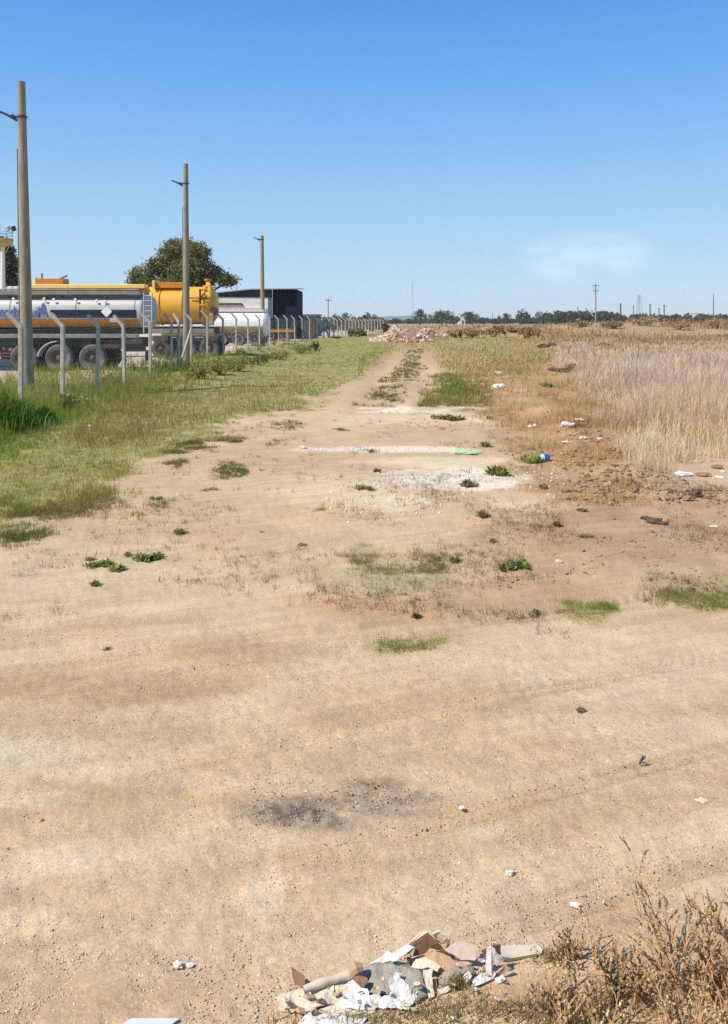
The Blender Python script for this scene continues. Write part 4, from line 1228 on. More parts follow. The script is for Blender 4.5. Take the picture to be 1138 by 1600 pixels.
r_, w_, h_ = simple_box_building('site_container', 'brown site container beyond the dark shed and fence', 'container', 468, 500, 492.5, 100.0, 2.6, M['brownwall'], M['brownwall'])
for k in range(9):
    MB().box((-w_ / 2 + (k + .5) * w_ / 9, -.03, h_ / 2), (w_ / 20, .07, h_ * .86)).build('wall_rib', M['brownwall'], r_)
r_, w_, h_ = simple_box_building('farm_building', 'small pale building between the far trees', 'building', 717, 727, 491, 420, 6, M['whitedirt'], M['roof'])
MB().box((.4, -.05, 1.0), (.9, .1, 2.0)).build('door', M['chassis'], r_)
r_, w_, h_ = simple_box_building('warehouse', 'long white warehouse roof far off at the right edge', 'building', 1079, 1101, 489.5, 520, 14, M['whitedirt'], M['whitedirt'])
MB().box((w_ * .2, -.05, 1.6), (2.2, .1, 3.2)).build('door', M['steelgrey'], r_)

# concrete pipe lying by the container
def pipe():
    Y = 90.5; mpp = Y / FPX
    x = (483 - PX0) * mpp; r = 17 * mpp; g = float(gz(x, Y))
    root = thing('culvert_pipe', 'big open concrete culvert pipe lying behind the fence', 'pipe', (x, Y, g + r - .08))
    MB().lathe([(r * .86, 0), (r, 0), (r, 2.4), (r * .86, 2.4), (r * .86, 0)], (0, 0, 0), (.15, 1, 0), 32).build('pipe_shell', M['concrete'], root, True)
pipe()

# crates under the trailer
for i, (px, zb, w, d, h, m, lab) in enumerate(((12, 0, .62, .5, .36, 'lightgrey', 'grey crate at the bottom under the silver trailer, left of its stack'), (28, 0, .56, .5, .36, 'brownwall', 'dark crate at the bottom under the silver trailer, right of its stack'),
                                            (14, .36, .5, .45, .34, 'red', 'red crate topmost on the left grey crate under the trailer'), (30, .36, .42, .45, .32, 'red', 'red crate topmost on the right dark crate under the trailer'))):
    Y = 35.0
    x = (px - PX0) / FPX * Y
    root = thing('crate', lab, 'crate', (x, Y, float(gz(x, Y)) + zb), .1 * (i - 1), 'crates under the silver trailer')
    body = MB(); t = .025
    body.box((0, 0, t / 2), (w, d, t))
    for s in (-1, 1):
        body.box((s * (w / 2 - t / 2), 0, h / 2 + t / 2 - .002), (t, d, h - t)); body.box((0, s * (d / 2 - t / 2), h / 2 + t / 2 - .002), (w - 2 * t - .002, t, h - t))
    body.build('body', M[m], root)
    for s in (.34, .72):
        MB().box((0, -d / 2 - .012, h * s), (w * .96, .022, .05)).build('slat', M['white' if i in (0, 2) else m], root)

# flood light mast on the left
def mast():
    Y = 56.0; mpp = Y / FPX
    x = (4.5 - PX0) * mpp; g = float(gz(x, Y))
    Z = lambda p: CAM_H + (HORIZ - p) * mpp - g
    root = thing('floodlight_mast', 'cream floodlight mast with ochre platform at the left edge', 'light mast', (x, Y, g))
    MB().tube([(0, 0, -.2), (0, 0, Z(440)), (0, 0, Z(378))], [.2, .17, .14], 14).build('column', M['mast'], root, True)
    pl = MB(); pl.lathe([(.16, Z(386)), (.62, Z(381)), (.70, Z(376)), (.70, Z(373)), (.1, Z(373))], (0, 0, 0), (0, 0, 1), 12)
    pl.build('platform', M['ochre'], root)
    cage = MB()
    for k in range(8):
        a = 2 * math.pi * k / 8
        cage.tube([(.66 * math.cos(a), .66 * math.sin(a), Z(373)), (.66 * math.cos(a), .66 * math.sin(a), Z(363))], .018, 5)
    for q in (363, 368):
        cage.lathe([(.64, Z(q) - .015), (.68, Z(q) - .015), (.68, Z(q) + .015), (.64, Z(q) + .015)], (0, 0, 0), (0, 0, 1), 20)
    cage.build('cage', M['lightgrey'], root)
    st = MB()
    for s in (-1, 1):
        st.tube([(s * .12, 0, Z(398)), (s * .55, 0, Z(381))], .03, 6)
    st.build('strut', M['ochre'], root)
    for k, (dx, dy, rz) in enumerate(((-.28, -.2, .4), (.42, -.15, -.5), (.72, .1, -.9), (-.65, .15, .9))):
        lm = MB(); lm.box((dx, dy, Z(357)), (.34, .26, .36), M=Matrix.Rotation(rz, 3, 'Z') @ Matrix.Rotation(.35, 3, 'X'), bev=.04)
        f = lm.build('floodlight', M['iron'] if k % 2 == 0 else M['lightgrey'], root)
        MB().tube([(dx * .8, dy * .8, Z(363)), (dx, dy, Z(357))], .03, 6).build('lamp_arm', M['lightgrey'], f)
mast()

# ------------------------------------------------------------------ distant line poles and masts
def line_pole(px, top, Y, label, arms=2, r=.16, lattice=False, w=1.6):
    mpp = Y / FPX
    x = (px - PX0) * mpp; g = float(gz(x, Y))
    h = CAM_H + (HORIZ - top) * mpp - g
    name = 'lattice_mast' if lattice else 'line_pole'
    root = thing(name, label, 'mast' if lattice else 'pole', (x, Y, g), .3, 'masts and poles on the horizon')
    if not lattice:
        MB().tube([(0, 0, -.2), (0, 0, h)], [r, r * .7], 8).build('shaft', M['pole'] if Y < 260 else M['iron'], root)
        for k in range(arms):
            z_ = h - .5 - k * h * .13
            a = MB(); a.box((0, -.1, z_), (w * (1 - .15 * k), .1, .12)); a.build('cross_arm', M['iron'], root)
            for s in (-.42, 0, .42):
                MB().lathe([(.05, 0), (.07, .08), (.05, .16), (.09, .2), (.001, .28)], (s * w, -.1, z_ + .06), (0, 0, 1), 8).build('insulator', M['steelgrey'], root)
    else:
        m_ = MB(); ww = r * 3
        for sx, sy in ((-1, -1), (1, -1), (1, 1), (-1, 1)):
            m_.tube([(sx * ww, sy * ww, 0), (sx * ww * .3, sy * ww * .3, h)], r * .2, 4)
        n = 10
        for k in range(n):
            f0, f1 = k / n, (k + 1) / n
            a0, a1 = ww * (1 - .7 * f0), ww * (1 - .7 * f1)
            for (ax, ay), (bx, by) in (((-1, -1), (1, -1)), ((1, -1), (1, 1)), ((1, 1), (-1, 1)), ((-1, 1), (-1, -1))):
                m_.tube([(ax * a0, ay * a0, f0 * h), (bx * a1, by * a1, f1 * h)], r * .12, 3)
        m_.build('lattice', M['faint'], root)
for px, top, Y, lab, arms, r, lat in (
        (931, 443, 180, 'tallest crossarm pole standing in the field on the right', 2, .17, False),
        (513, 466, 190, 'pole with one crossarm rising above the fence tips', 1, .16, False),
        (370, 431, 110, 'thin dark mast at the right side of the big tree', 1, .07, False),
        (970, 474, 420, 'dark thick pole right of the woodland edge', 1, .45, False),
        (990, 477, 470, 'short thin pole left of the lattice mast', 1, .26, False),
        (999, 461, 480, 'tall pale lattice mast among the poles on the horizon', 0, .55, True),
        (1016, 475, 430, 'second dark pole right of the lattice mast', 1, .36, False),
        (1030, 481, 500, 'shortest pole between two dark poles on the horizon', 1, .34, False),
        (1038, 476, 440, 'dark pole nearest the white warehouse on its left', 1, .36, False),
        (1115, 459, 430, 'tall slim mast right of the white warehouse', 0, .22, False),
        (903, 480, 480, 'small pole tip rising left of the tallest field pole', 1, .25, False),
        (916, 481, 480, 'small pole tip just beside the tallest field pole', 1, .25, False),
        (645, 438, 900, 'very thin faint mast above the rubble pile', 0, .28, True),
        (770, 489, 500, 'tiny pole between the middle far trees', 0, .2, False)):
    line_pole(px, top, Y, lab, arms, r, lat)
#@@VEG
# ------------------------------------------------------------------ trees, shrubs and single plants
def leaf_cloud(centres, radii, n, size, cols, flat=1.0, seed=1, shell=.55):
    """leaf-sized quads through several lobes"""
    r_ = np.random.default_rng(seed)
    centres = np.array(centres, float); radii = np.array(radii, float)
    wts = radii.prod(1) ** .66; wts /= wts.sum()
    k = r_.choice(len(centres), n, p=wts)
    d = r_.normal(0, 1, (n, 3)); d /= np.linalg.norm(d, axis=1)[:, None]
    rad = (shell + (1 - shell) * r_.uniform(0, 1, n)) ** 1.0
    p = centres[k] + d * radii[k] * rad[:, None]
    # clumping: pull leaves towards random twig ends so gaps open
    tw = centres[r_.choice(len(centres), 1)][0]
    nclump = max(8, n // 22)
    ck = r_.choice(len(centres), nclump, p=wts)
    cd = r_.normal(0, 1, (nclump, 3)); cd /= np.linalg.norm(cd, axis=1)[:, None]
    cp = centres[ck] + cd * radii[ck] * (.55 + .5 * r_.uniform(0, 1, nclump))[:, None]
    m = r_.uniform(0, 1, n) < .8
    ci = r_.integers(0, nclump, n)
    p[m] = cp[ci[m]] + r_.normal(0, 1, (m.sum(), 3)) * (radii.mean() * .16)
    u = r_.normal(0, 1, (n, 3)); u /= np.linalg.norm(u, axis=1)[:, None]
    v = np.cross(u, r_.normal(0, 1, (n, 3))); v /= np.linalg.norm(v, axis=1)[:, None]
    s = size * r_.uniform(.5, 1.3, n)[:, None]
    V = np.stack([p - u * s, p - v * s * .45, p + u * s, p + v * s * .45], 1).reshape(-1, 3)
    F = np.arange(4 * n).reshape(-1, 4)
    cols = np.array(cols)
    cb = cols[(ci * 7 + 3) % len(cols)] * (.8 + .4 * ((ci * 13) % 17) / 17.0)[:, None]
    c = np.clip(cb * (1 + r_.normal(0, .18, (n, 1))), .008, .6)
    return V, F, np.repeat(c, 4, 0)

def branch_mesh(h, lobes, r0, seed):
    r_ = random.Random(seed)
    m_ = MB()
    fork = h * .38
    lean = r_.uniform(-.04, .04) * h
    m_.tube([(0, 0, -.2), (lean * .3, 0, fork * .5), (lean, 0, fork)], [r0 * 1.25, r0, r0 * .8], 9)
    for c in lobes:
        c = Vector(c)
        mid = Vector((lean, 0, fork)) * .5 + c * .5 + Vector((r_.uniform(-.3, .3), r_.uniform(-.3, .3), -.2))
        m_.tube([(lean, 0, fork * .92), mid, c], [r0 * .5, r0 * .3, r0 * .1], 6)
        for q in range(2):
            e = c + Vector((r_.uniform(-1, 1), r_.uniform(-1, 1), r_.uniform(0, .8))) * h * .12
            m_.tube([mid, (mid + e) / 2 + Vector((0, 0, .15)), e], [r0 * .25, r0 * .15, r0 * .05], 5)
    return m_

EUC = [(0.20, 0.20, 0.065), (0.28, 0.25, 0.09), (0.14, 0.16, 0.05), (0.36, 0.30, 0.13), (0.10, 0.12, 0.04)]
def big_tree(px, Y, label, lobes, radii, n, size, cols, r0, name='eucalyptus_tree'):
    x = (px - PX0) / FPX * Y; g = float(gz(x, Y))
    root = thing(name, label, 'tree', (x, Y, g))
    branch_mesh(max(c[2] for c in lobes), lobes, r0, int(px) + 5).build('trunk', M['bark'], root, True)
    V, F, C = leaf_cloud(lobes, radii, n, size, cols, seed=int(px) + 11)
    o = bpy.data.objects.new('crown', np_mesh('crown', V, F, C)); finish(o, M['leaf'], root)
    return root
# at 78 m one pixel of the photograph is 6 cm
k = 78 / FPX
def lob(px, py, rx, ry, dy=0, px0=288, g=0.0):
    return ((px - px0) * k, dy, CAM_H + (HORIZ - py) * k - g), (rx * k, rx * k * .9, ry * k)
L1 = [lob(285, 395, 24, 20), lob(262, 402, 18, 20, .6), lob(310, 405, 20, 22, -.5), lob(245, 420, 20, 14, .3), lob(222, 432, 19, 11, -.3), lob(270, 425, 26, 18, 1),
      lob(300, 425, 26, 18, -1), lob(325, 428, 20, 15, .4), lob(345, 437, 17, 10, 0), lob(358, 442, 12, 7, .5), lob(285, 445, 50, 14, .5), lob(232, 446, 28, 9, -.5), lob(290, 465, 45, 14, 0)]
big_tree(288, 78, 'large rounded eucalyptus standing behind the yellow tanker', [a for a, b in L1], [b for a, b in L1], 30000, .15, EUC, .36)
L2 = [lob(5, 395, 18, 18, 0, 5), lob(-20, 385, 26, 24, .5, 5), lob(17, 400, 12, 14, -.6, 5), lob(22, 418, 11, 12, .2, 5), lob(-5, 425, 26, 20, 0, 5), lob(14, 438, 13, 12, .3, 5), lob(-25, 420, 24, 24, 0, 5), lob(27, 448, 7, 8, .2, 5)]
big_tree(5, 78, 'dark tree behind the floodlight mast at the left edge', [a for a, b in L2], [b for a, b in L2], 9000, .17, [(0.08, 0.095, 0.045), (0.13, 0.135, 0.055), (0.05, 0.06, 0.03)], .3, 'tree')

# far trees, each its own crown and trunk
FARC = [(0.09, 0.125, 0.06), (0.12, 0.15, 0.07), (0.15, 0.16, 0.07), (0.07, 0.10, 0.05)]
def far_tree(px, top, half, Y, label, seed, cols=FARC, group='trees on the far horizon'):
    q = Y / FPX
    x = (px - PX0) * q; h = (CAM_H + (HORIZ - top) * q) * 1.25; w = half * q
    root = thing('far_tree', label, 'tree', (x, Y, 0), 0, group)
    r_ = random.Random(seed)
    lobes, radii = [], []
    for i in range(6):
        fx = r_.uniform(-.65, .65)
        lobes.append((fx * w, r_.uniform(-.4, .4) * w, h * (.80 - .35 * abs(fx) - r_.uniform(0, .22))))
        radii.append((w * r_.uniform(.38, .55), w * .45, h * r_.uniform(.16, .26)))
    lobes.append((0, 0, h * .4)); radii.append((w * .8, w * .7, h * .3))
    MB().tube([(0, 0, -.3), (0, 0, h * .5)], [w * .09, w * .05], 7).build('trunk', M['bark'], root)
    V, F, C = leaf_cloud(lobes, radii, 1300, max(.16, w * .085), cols, seed=seed)
    finish(bpy.data.objects.new('crown', np_mesh('crown', V, F, C)), M['leaf'], root)
for i, (px, top, half, lab) in enumerate((
        (656, 487, 14, 'leftmost dark round tree above the rubble pile'), (690, 485, 19, 'widest dark tree behind the rubble heap'), (709, 491, 10, 'low rounded tree just left of the small pale building'),
        (738, 487, 15, 'round tree just right of the small pale building'), (757, 496, 12, 'low tree right of the round one by the pale building'), (788, 489, 11, 'tree left of the middle pair on the horizon'),
        (815, 487, 15, 'dark tree in the middle of the horizon line'), (843, 488, 8, 'narrow tall tree beside the woodland edge'), (860, 491, 11, 'low tree joining the woodland at its left end'),
        (574, 491, 9, 'tree seen through the fence end beside the pale pile'), (540, 490, 9, 'green tree behind the far fence posts'), (620, 497, 9, 'small bluish bush tree left of the rubble pile'))):
    far_tree(px, top, half, 330 + 14 * (i % 5), lab, 300 + i, FARC if i != 10 else [(0.07, 0.10, 0.035), (0.09, 0.12, 0.04)])

def woodland(name, x0, x1, tops, Y, n, size, cols, label):
    q = Y / FPX
    lobes, radii = [], []
    r_ = random.Random(5 + int(x0))
    px = x0
    while px < x1:
        t = np.interp(px, [a for a, b in tops], [b for a, b in tops]) + r_.uniform(-.8, 2.5)
        h = CAM_H + (HORIZ - t) * q; w = r_.uniform(6, 10) * q
        lobes.append(((px - PX0) * q, Y + r_.uniform(-8, 18), h * .56)); radii.append((w, w, h * .44))
        px += r_.uniform(3.5, 7)
    V, F, C = leaf_cloud(lobes, radii, n, size, cols, seed=int(x0))
    o = bpy.data.objects.new(name, np_mesh(name, V, F, C)); finish(o, M['leaf']); tag(o, label, 'wood', None, 'stuff')
woodland('woodland', 866, 962, [(866, 489), (880, 486.5), (900, 487), (925, 488), (945, 487), (962, 492)], 400, 14000, .8, [(0.11, 0.125, 0.065), (0.15, 0.145, 0.075), (0.08, 0.095, 0.058)], 'dense dark woodland behind the field pole')
woodland('hedgerow', 770, 1200, [(770, 498), (870, 494.5), (960, 491.5), (1000, 492), (1060, 491.5), (1140, 491.5), (1200, 491.5)], 430, 24000, .8, [(0.10, 0.11, 0.06), (0.13, 0.125, 0.07), (0.16, 0.135, 0.075)], 'low dark hedgerow along the horizon on the right')
woodland('hedge', 496, 600, [(496, 495), (540, 494), (575, 492.5), (600, 493)], 138, 9000, .22, [(0.20, 0.21, 0.15), (0.27, 0.26, 0.19), (0.15, 0.16, 0.11)], 'grey green hedge growing behind the far stretch of fence')
woodland('hedgerow', 590, 770, [(590, 502), (640, 498), (700, 497), (770, 499)], 470, 6000, .8, [(0.12, 0.14, 0.10), (0.17, 0.165, 0.115)], 'low scrub line on the horizon behind the rubble')

# shrubs and big weeds along the fence
def blade_clump(name, label, cat, p, w, h, n, cols, group):
    r = np.abs(rng.normal(0, w * .36, n)); a = rng.uniform(0, 6.28, n)
    x, y = r * np.cos(a), r * np.sin(a) * .8
    z = gz(p.x + x, p.y + y) - p.z
    hh = h * rng.uniform(.45, 1.1, n) * np.clip(1.1 - .5 * r / w, .3, 1.2)
    V, F, C = blades(x, y, z, hh, np.full(n, .022), pick_col(n, cols, p.x + x, p.y + y, 44, .3, .25), .35, 2)
    o = bpy.data.objects.new(name, np_mesh(name, V, F, C)); o.location = p
    finish(o, M['blade']); tag(o, label, cat, group)
def shrub(name, label, cat, p, w, h, n, size, cols, group=None, seed=1, matn='leaf', stems=7):
    root = thing(name, label, cat, p, 0, group)
    r_ = random.Random(seed)
    lobes, radii = [], []
    for i in range(7):
        a = r_.uniform(0, 6.28); d = r_.uniform(0, .6) * w
        lobes.append((d * math.cos(a), d * math.sin(a) * .8, h * r_.uniform(.3, .72))); radii.append((w * r_.uniform(.3, .5), w * .4, h * r_.uniform(.22, .34)))
    st = MB()
    for i in range(stems):
        c = lobes[i % 7]
        st.tube([(c[0] * .1, c[1] * .1, -.03), (c[0] * .6, c[1] * .6, c[2] * .6), c], [w * .022, w * .016, w * .008], 5)
    st.build('stem', M['bark'], root)
    V, F, C = leaf_cloud(lobes, radii, n, size, cols, seed=seed + 50, shell=.4)
    V[:, 2] = np.maximum(V[:, 2], .004)
    finish(bpy.data.objects.new('foliage', np_mesh('foliage', V, F, C)), M[matn], root)
    return root
DKG = [(0.26, 0.26, 0.06), (0.36, 0.33, 0.09), (0.50, 0.42, 0.15), (0.17, 0.18, 0.05)]
BRG = [(0.15, 0.25, 0.04), (0.25, 0.36, 0.06), (0.10, 0.17, 0.03), (0.36, 0.42, 0.10)]
for i, (px, py, w, h, n, c, lab) in enumerate((
        (308, 592, .62, .55, 900, DKG, 'dark olive shrub at the foot of the middle pole'), (345, 586, .8, .75, 1100, DKG, 'broad olive shrub right of the middle pole'),
        (372, 580, .7, .7, 1000, DKG, 'dark shrub halfway between second and third pole'), (402, 570, .8, .6, 900, [(0.14, 0.15, 0.05), (0.22, 0.20, 0.08)], 'yellowish shrub on the fence bank left of the third pole'),
        (434, 562, .9, .55, 900, DKG, 'low olive shrub on the bank right of the third pole'), (468, 552, .9, .7, 800, [(0.16, 0.21, 0.06), (0.24, 0.27, 0.10)], 'light green shrub on the bank before the culvert pipe'),
        (492, 551, .5, .95, 700, [(0.04, 0.06, 0.02), (0.06, 0.08, 0.025)], 'small dark green bush beside the culvert pipe'), (120, 636, .5, .45, 500, DKG, 'dark low shrub at the foot of the second fence post'),
        (262, 562, 1.0, .8, 900, [(0.07, 0.10, 0.03), (0.10, 0.13, 0.04)], 'green bush growing behind the doubled fence posts'), (180, 600, .7, .5, 600, [(0.13, 0.15, 0.05), (0.2, 0.2, 0.07)], 'pale olive shrub between fence posts under the trailer'))):
    shrub('shrub', lab, 'shrub', at(px, py), w * 1.2, h * .85, int(n * 1.8), .036, c, 'shrubs along the fence', 500 + i)
for i, (px, py, w, h, n, lab) in enumerate(((4, 676, .75, .85, 2600, 'tall bright green weed clump at the very left edge'), (38, 668, .5, .6, 1500, 'bright green weed right beside the tallest clump at the left edge'),
                                           (70, 662, .34, .42, 900, 'smaller green weed in front of the thick pole'), (105, 642, .3, .3, 600, 'low green weed left of the dark shrub by the fence post'), (-45, 672, .8, .85, 2200, 'tall green weeds just outside the left edge'))):
    blade_clump('green_weed', lab, 'weed', at(px, py), w, h, n, BRG, 'green weeds at the left edge')

# single small plants on the sand: a rosette of leaves each
def rosette(px, py, wpx, hpx, label, cols, group, n=130, seed=0):
    p = at(px, py)
    mpp = p.y / FPX
    w, h = wpx * mpp / 2, hpx * mpp * .68
    n = int(n * 1.7)
    r_ = np.random.default_rng(seed)
    k = max(4, int(w / .035)); 
    cx, cy = np.clip(r_.normal(0, w * (.40 if w > .09 else .22), k), -w * .75, w * .75), r_.normal(0, w * .26, k)
    j = r_.integers(0, k, n)
    a = r_.uniform(0, 6.28, n); el = r_.uniform(.25, 1.35, n)
    L_ = h * r_.uniform(.3, 1.0, n)
    b = np.stack([cx[j], cy[j], np.zeros(n)], 1) + r_.normal(0, min(.03, w * .2), (n, 3)) * [1, 1, 0]
    d = np.stack([np.cos(a) * np.cos(el), np.sin(a) * np.cos(el), np.sin(el)], 1)
    s = np.stack([-np.sin(a), np.cos(a), np.zeros(n)], 1) * (L_ * (.08 + .13 * ((seed * 37) % 10) / 10))[:, None]
    mid = b + d * (L_ * .55)[:, None]; tip = b + d * L_[:, None] - np.array([0, 0, 1]) * (L_ * .12)[:, None]
    gzv = gz(p.x + b[:, 0], p.y + b[:, 1]) - p.z
    b[:, 2] = gzv; mid[:, 2] += gzv; tip[:, 2] += gzv
    V = np.stack([b, mid - s, tip, mid + s], 1).reshape(-1, 3)
    F = np.arange(4 * n).reshape(-1, 4)
    cols = np.array(cols)
    c = np.clip(cols[j % len(cols)] * (1 + r_.normal(0, .2, (n, 1))), .01, .6)
    o = bpy.data.objects.new('small_plant', np_mesh('small_plant', V, F, np.repeat(c, 4, 0)))
    o.location = p
    finish(o, M['leaf']); tag(o, label, 'plant', group)
G1 = [(0.31, 0.34, 0.09), (0.40, 0.41, 0.13), (0.22, 0.25, 0.07)]
G2 = [(0.27, 0.29, 0.13), (0.35, 0.36, 0.17), (0.19, 0.21, 0.09)]
G3 = [(0.26, 0.22, 0.09), (0.34, 0.27, 0.13), (0.19, 0.165, 0.07)]
for i, (px, py, w, h, c, n, lab) in enumerate((
        (140, 876, 24, 13, G1, 110, 'leftmost sprig of the green plant row on the left sand'), (160, 884, 44, 16, G1, 240, 'long flat green plant in the row on the left sand'), (183, 892, 24, 20, G1, 170, 'rightmost bushy plant of the row on the left sand'),
        (200, 868, 20, 14, G1, 90, 'small sprig touching the round bush on the left sand'), (226, 875, 42, 22, G1, 260, 'round bushy green plant on the left sand'), (148, 914, 28, 16, G1, 110, 'green plant nearest the camera on the left sand'),
        (279, 834, 30, 16, G1, 180, 'lone green plant on the sand below the verge'), (126, 799, 14, 10, G1, 70, 'small green plant under the verge edge'), (474, 852, 18, 8, G3, 70, 'small brownish plant left of the yellowed strip'),
        (568, 763, 28, 14, G1, 150, 'dark green plant in the middle of the pale sand'), (582, 707, 16, 12, G1, 80, 'small plant on the white gravel streak'), (590, 738, 16, 14, G3, 80, 'dry plant just below the white gravel streak'),
        (780, 743, 28, 30, G1, 260, 'upright bushy green plant left of the blue bottle'), (838, 722, 40, 26, G1, 300, 'wide green bush behind the blue bottle'), (728, 760, 26, 22, G3, 150, 'spindly olive plant below the pale green plastic'),
        (760, 697, 22, 16, G2, 110, 'grey green plant right of the pale green plastic'), (765, 655, 18, 12, G1, 90, 'small dark plant at the end of the upper pale strip'), (796, 887, 44, 20, G2, 260, 'grey green bush pair right of the yellowed strip'),
        (816, 886, 26, 22, G1, 140, 'darker plant at the right side of the grey green bush'), (709, 877, 22, 16, G2, 130, 'grey green plant at the right end of the yellowed strip'), (771, 847, 18, 12, G3, 90, 'brownish tuft above the grey green bush'),
        (870, 822, 14, 16, G3, 90, 'dark dry tuft alone on the reddish soil'), (755, 808, 16, 22, G3, 80, 'thin upright dry weed on the middle sand'), (850, 762, 22, 14, G2, 110, 'grey green tuft below the blue bottle'),
        (857, 605, 22, 16, G2, 130, 'round grey green bush beyond the white bag'), (905, 662, 22, 16, G1, 120, 'small green plant behind the long white bag'), (925, 840, 40, 12, G3, 120, 'low brownish tuft on the reddish soil at right'),
        (650, 965, 10, 18, G3, 50, 'thin sprig just above the lone grass patch'), (836, 958, 14, 14, G2, 60, 'small sprig left of the right grass patch'), (166, 1016, 14, 12, G3, 40, 'tiny olive sprig on the left foreground sand'),
        (328, 766, 26, 10, G1, 110, 'flat green plant below the grass tongue'), (245, 780, 24, 10, G1, 110, 'flat green plant under the middle of the verge'), (536, 672, 36, 8, G1, 130, 'flat green plant above the white gravel streak'),
        (410, 832, 14, 6, G1, 50, 'tiny dark plant on the central left sand'), (500, 797, 22, 7, G1, 70, 'tiny flat plant left of the central green plant'), (700, 655, 60, 16, G3, 190, 'dry yellow weeds below the upper pale strip'))):
    rosette(px, py, w, h, lab, c, 'small plants scattered on the sand', n, 700 + i)

# foreground dried weeds: forking stems carrying seed spikes
def seed_weed(name, label, p, hgt, spread, nst, seed, cols, group, lean=(0, 0), first=None, nsp=5, spk=.06):
    root = thing(name, label, 'weed', p, 0, group)
    r_ = random.Random(seed)
    stems = MB()
    SV, SF, SC, o = [], [], [], 0
    rr = np.random.default_rng(seed)
    def spike(a, d, L_):
        """seed spike: a string of small husks"""
        nonlocal o
        n = max(6, int(L_ / .0045))
        t = np.linspace(0, 1, n)
        bend = np.array([r_.uniform(-.5, .5), r_.uniform(-.5, .5), -.35]) * L_
        c = np.array(a)[None] + np.array(d)[None] * (t * L_)[:, None] + bend[None] * (t ** 2)[:, None] * .6
        q = rr.normal(0, 1, (n, 3)); q /= np.linalg.norm(q, axis=1)[:, None]
        w = np.cross(q, rr.normal(0, 1, (n, 3))); w /= np.linalg.norm(w, axis=1)[:, None]
        s = .0062 * (1 - .4 * t)[:, None]
        V = np.stack([c - q * s, c - w * s * .7, c + q * s, c + w * s * .7], 1).reshape(-1, 3)
        SV.append(V); SF.append(np.arange(4 * n).reshape(-1, 4) + o); o += 4 * n
        base = np.array(cols[r_.randrange(len(cols))]) * r_.uniform(.7, 1.25)
        SC.append(np.repeat(np.clip(base * (1 + rr.normal(0, .2, (n, 1))), .01, .6), 4, 0))
    for i in range(nst):
        az = r_.uniform(0, 6.28); L_ = hgt * r_.uniform(.55, 1.1)
        d = Vector((math.cos(az) * spread * r_.uniform(.2, 1) + lean[0], math.sin(az) * spread * r_.uniform(.2, 1) + lean[1], 1)).normalized()
        if first is not None and i == 0: d = Vector(first[:3]).normalized(); L_ = first[3]
        pts = [Vector((r_.uniform(-.03, .03), r_.uniform(-.03, .03), -.02))]
        m_ = 6
        for k in range(m_):
            d = (d + Vector((r_.uniform(-.16, .16), r_.uniform(-.16, .16), r_.uniform(-.05, .1)))).normalized()
            pts.append(pts[-1] + d * L_ / m_)
        stems.tube(pts, [.0042 - .0005 * k for k in range(m_ + 1)], 5)
        for k in range(2, m_ + 1):
            for b in range(2 if k < m_ else 1):
                if r_.random() < .25: continue
                a2 = r_.uniform(0, 6.28)
                dd = (d * .9 + Vector((math.cos(a2), math.sin(a2), r_.uniform(.0, .7))) * .9).normalized()
                bl = L_ * r_.uniform(.10, .26)
                e = pts[k] + dd * bl
                stems.tube([pts[k], (pts[k] + e) / 2 + Vector((0, 0, .008)), e], [.0022, .0018, .0012], 4)
                spike(e, (dd + Vector((r_.uniform(-.5, .5), r_.uniform(-.5, .5), .5))).normalized(), spk * r_.uniform(.6, 1.3))
                if r_.random() < .6: spike((pts[k] + e) / 2, (dd + Vector((0, 0, .9))).normalized(), spk * r_.uniform(.4, .9))
        spike(pts[-1], d, spk * r_.uniform(.9, 1.5))
    stems.build('stem', M['weedstem'], root)
    ob = bpy.data.objects.new('seed_spikes', np_mesh('seed_spikes', np.vstack(SV), np.vstack(SF), np.vstack(SC)))
    finish(ob, M['seed'], root); ob['kind'] = 'stuff'
M['weedstem'] = mat('dry_weed_stem', (0.48, 0.29, 0.16), 0.9, vary=0.3, scale=20)
SW = [(0.44, 0.25, 0.125), (0.52, 0.31, 0.15), (0.58, 0.37, 0.18), (0.20, 0.13, 0.065), (0.34, 0.20, 0.10)]
SWD = [(0.52, 0.35, 0.17), (0.40, 0.27, 0.13), (0.60, 0.44, 0.23)]
grp = 'dried seed weeds at the lower right'
for i, (px, py, h, sp, n, cols, lab, ln, fi) in enumerate((
        (1060, 1545, .29, .8, 10, SW, 'main dried weed with the tallest dark seed spike rising left', (-.1, .1), (-.14, .55, 1.0, .40)),
        (1125, 1560, .27, .85, 13, SW, 'dense brown weed filling the lower right corner', (-.05, .1), None),
        (1150, 1470, .25, .75, 9, SW, 'rusty dried weed cut by the right edge', (-.15, .1), None),
        (1000, 1560, .15, 1.2, 10, SW, 'sprawling weed left of the main dried one', (-.35, .1), None),
        (1080, 1640, .22, .95, 13, SWD, 'straw coloured weed at the bottom edge under the main one', (-.1, .2), None),
        (1165, 1620, .26, .85, 12, SW, 'dark weed at the bottom right corner edge', (-.1, .1), None),
        (868, 1590, .14, 1.1, 9, SWD, 'small yellowish weed at the bottom edge left of the big ones', (0, 0), None),
        (965, 1558, .10, .9, 6, [(0.07, 0.085, 0.035), (0.10, 0.11, 0.05)], 'small dark green weed left of the sprawling one', (0, 0), None),
        (885, 1500, .11, 1.4, 8, SW, 'flat grey weed at the right end of the pale plank', (0, 0), None),
        (945, 1515, .13, 1.3, 9, SWD, 'low straggling weed between plank and sprawling weed', (0, 0), None),
        (940, 1620, .16, 1.0, 9, SWD, 'low weed on the bottom edge under the sprawling one', (0, 0), None))):
    if h > .2: h *= .84
    seed_weed('dried_weed', lab, at(px, py), h, sp, n, 900 + i, cols, grp, ln, fi, spk=.055 if h > .2 else .03)

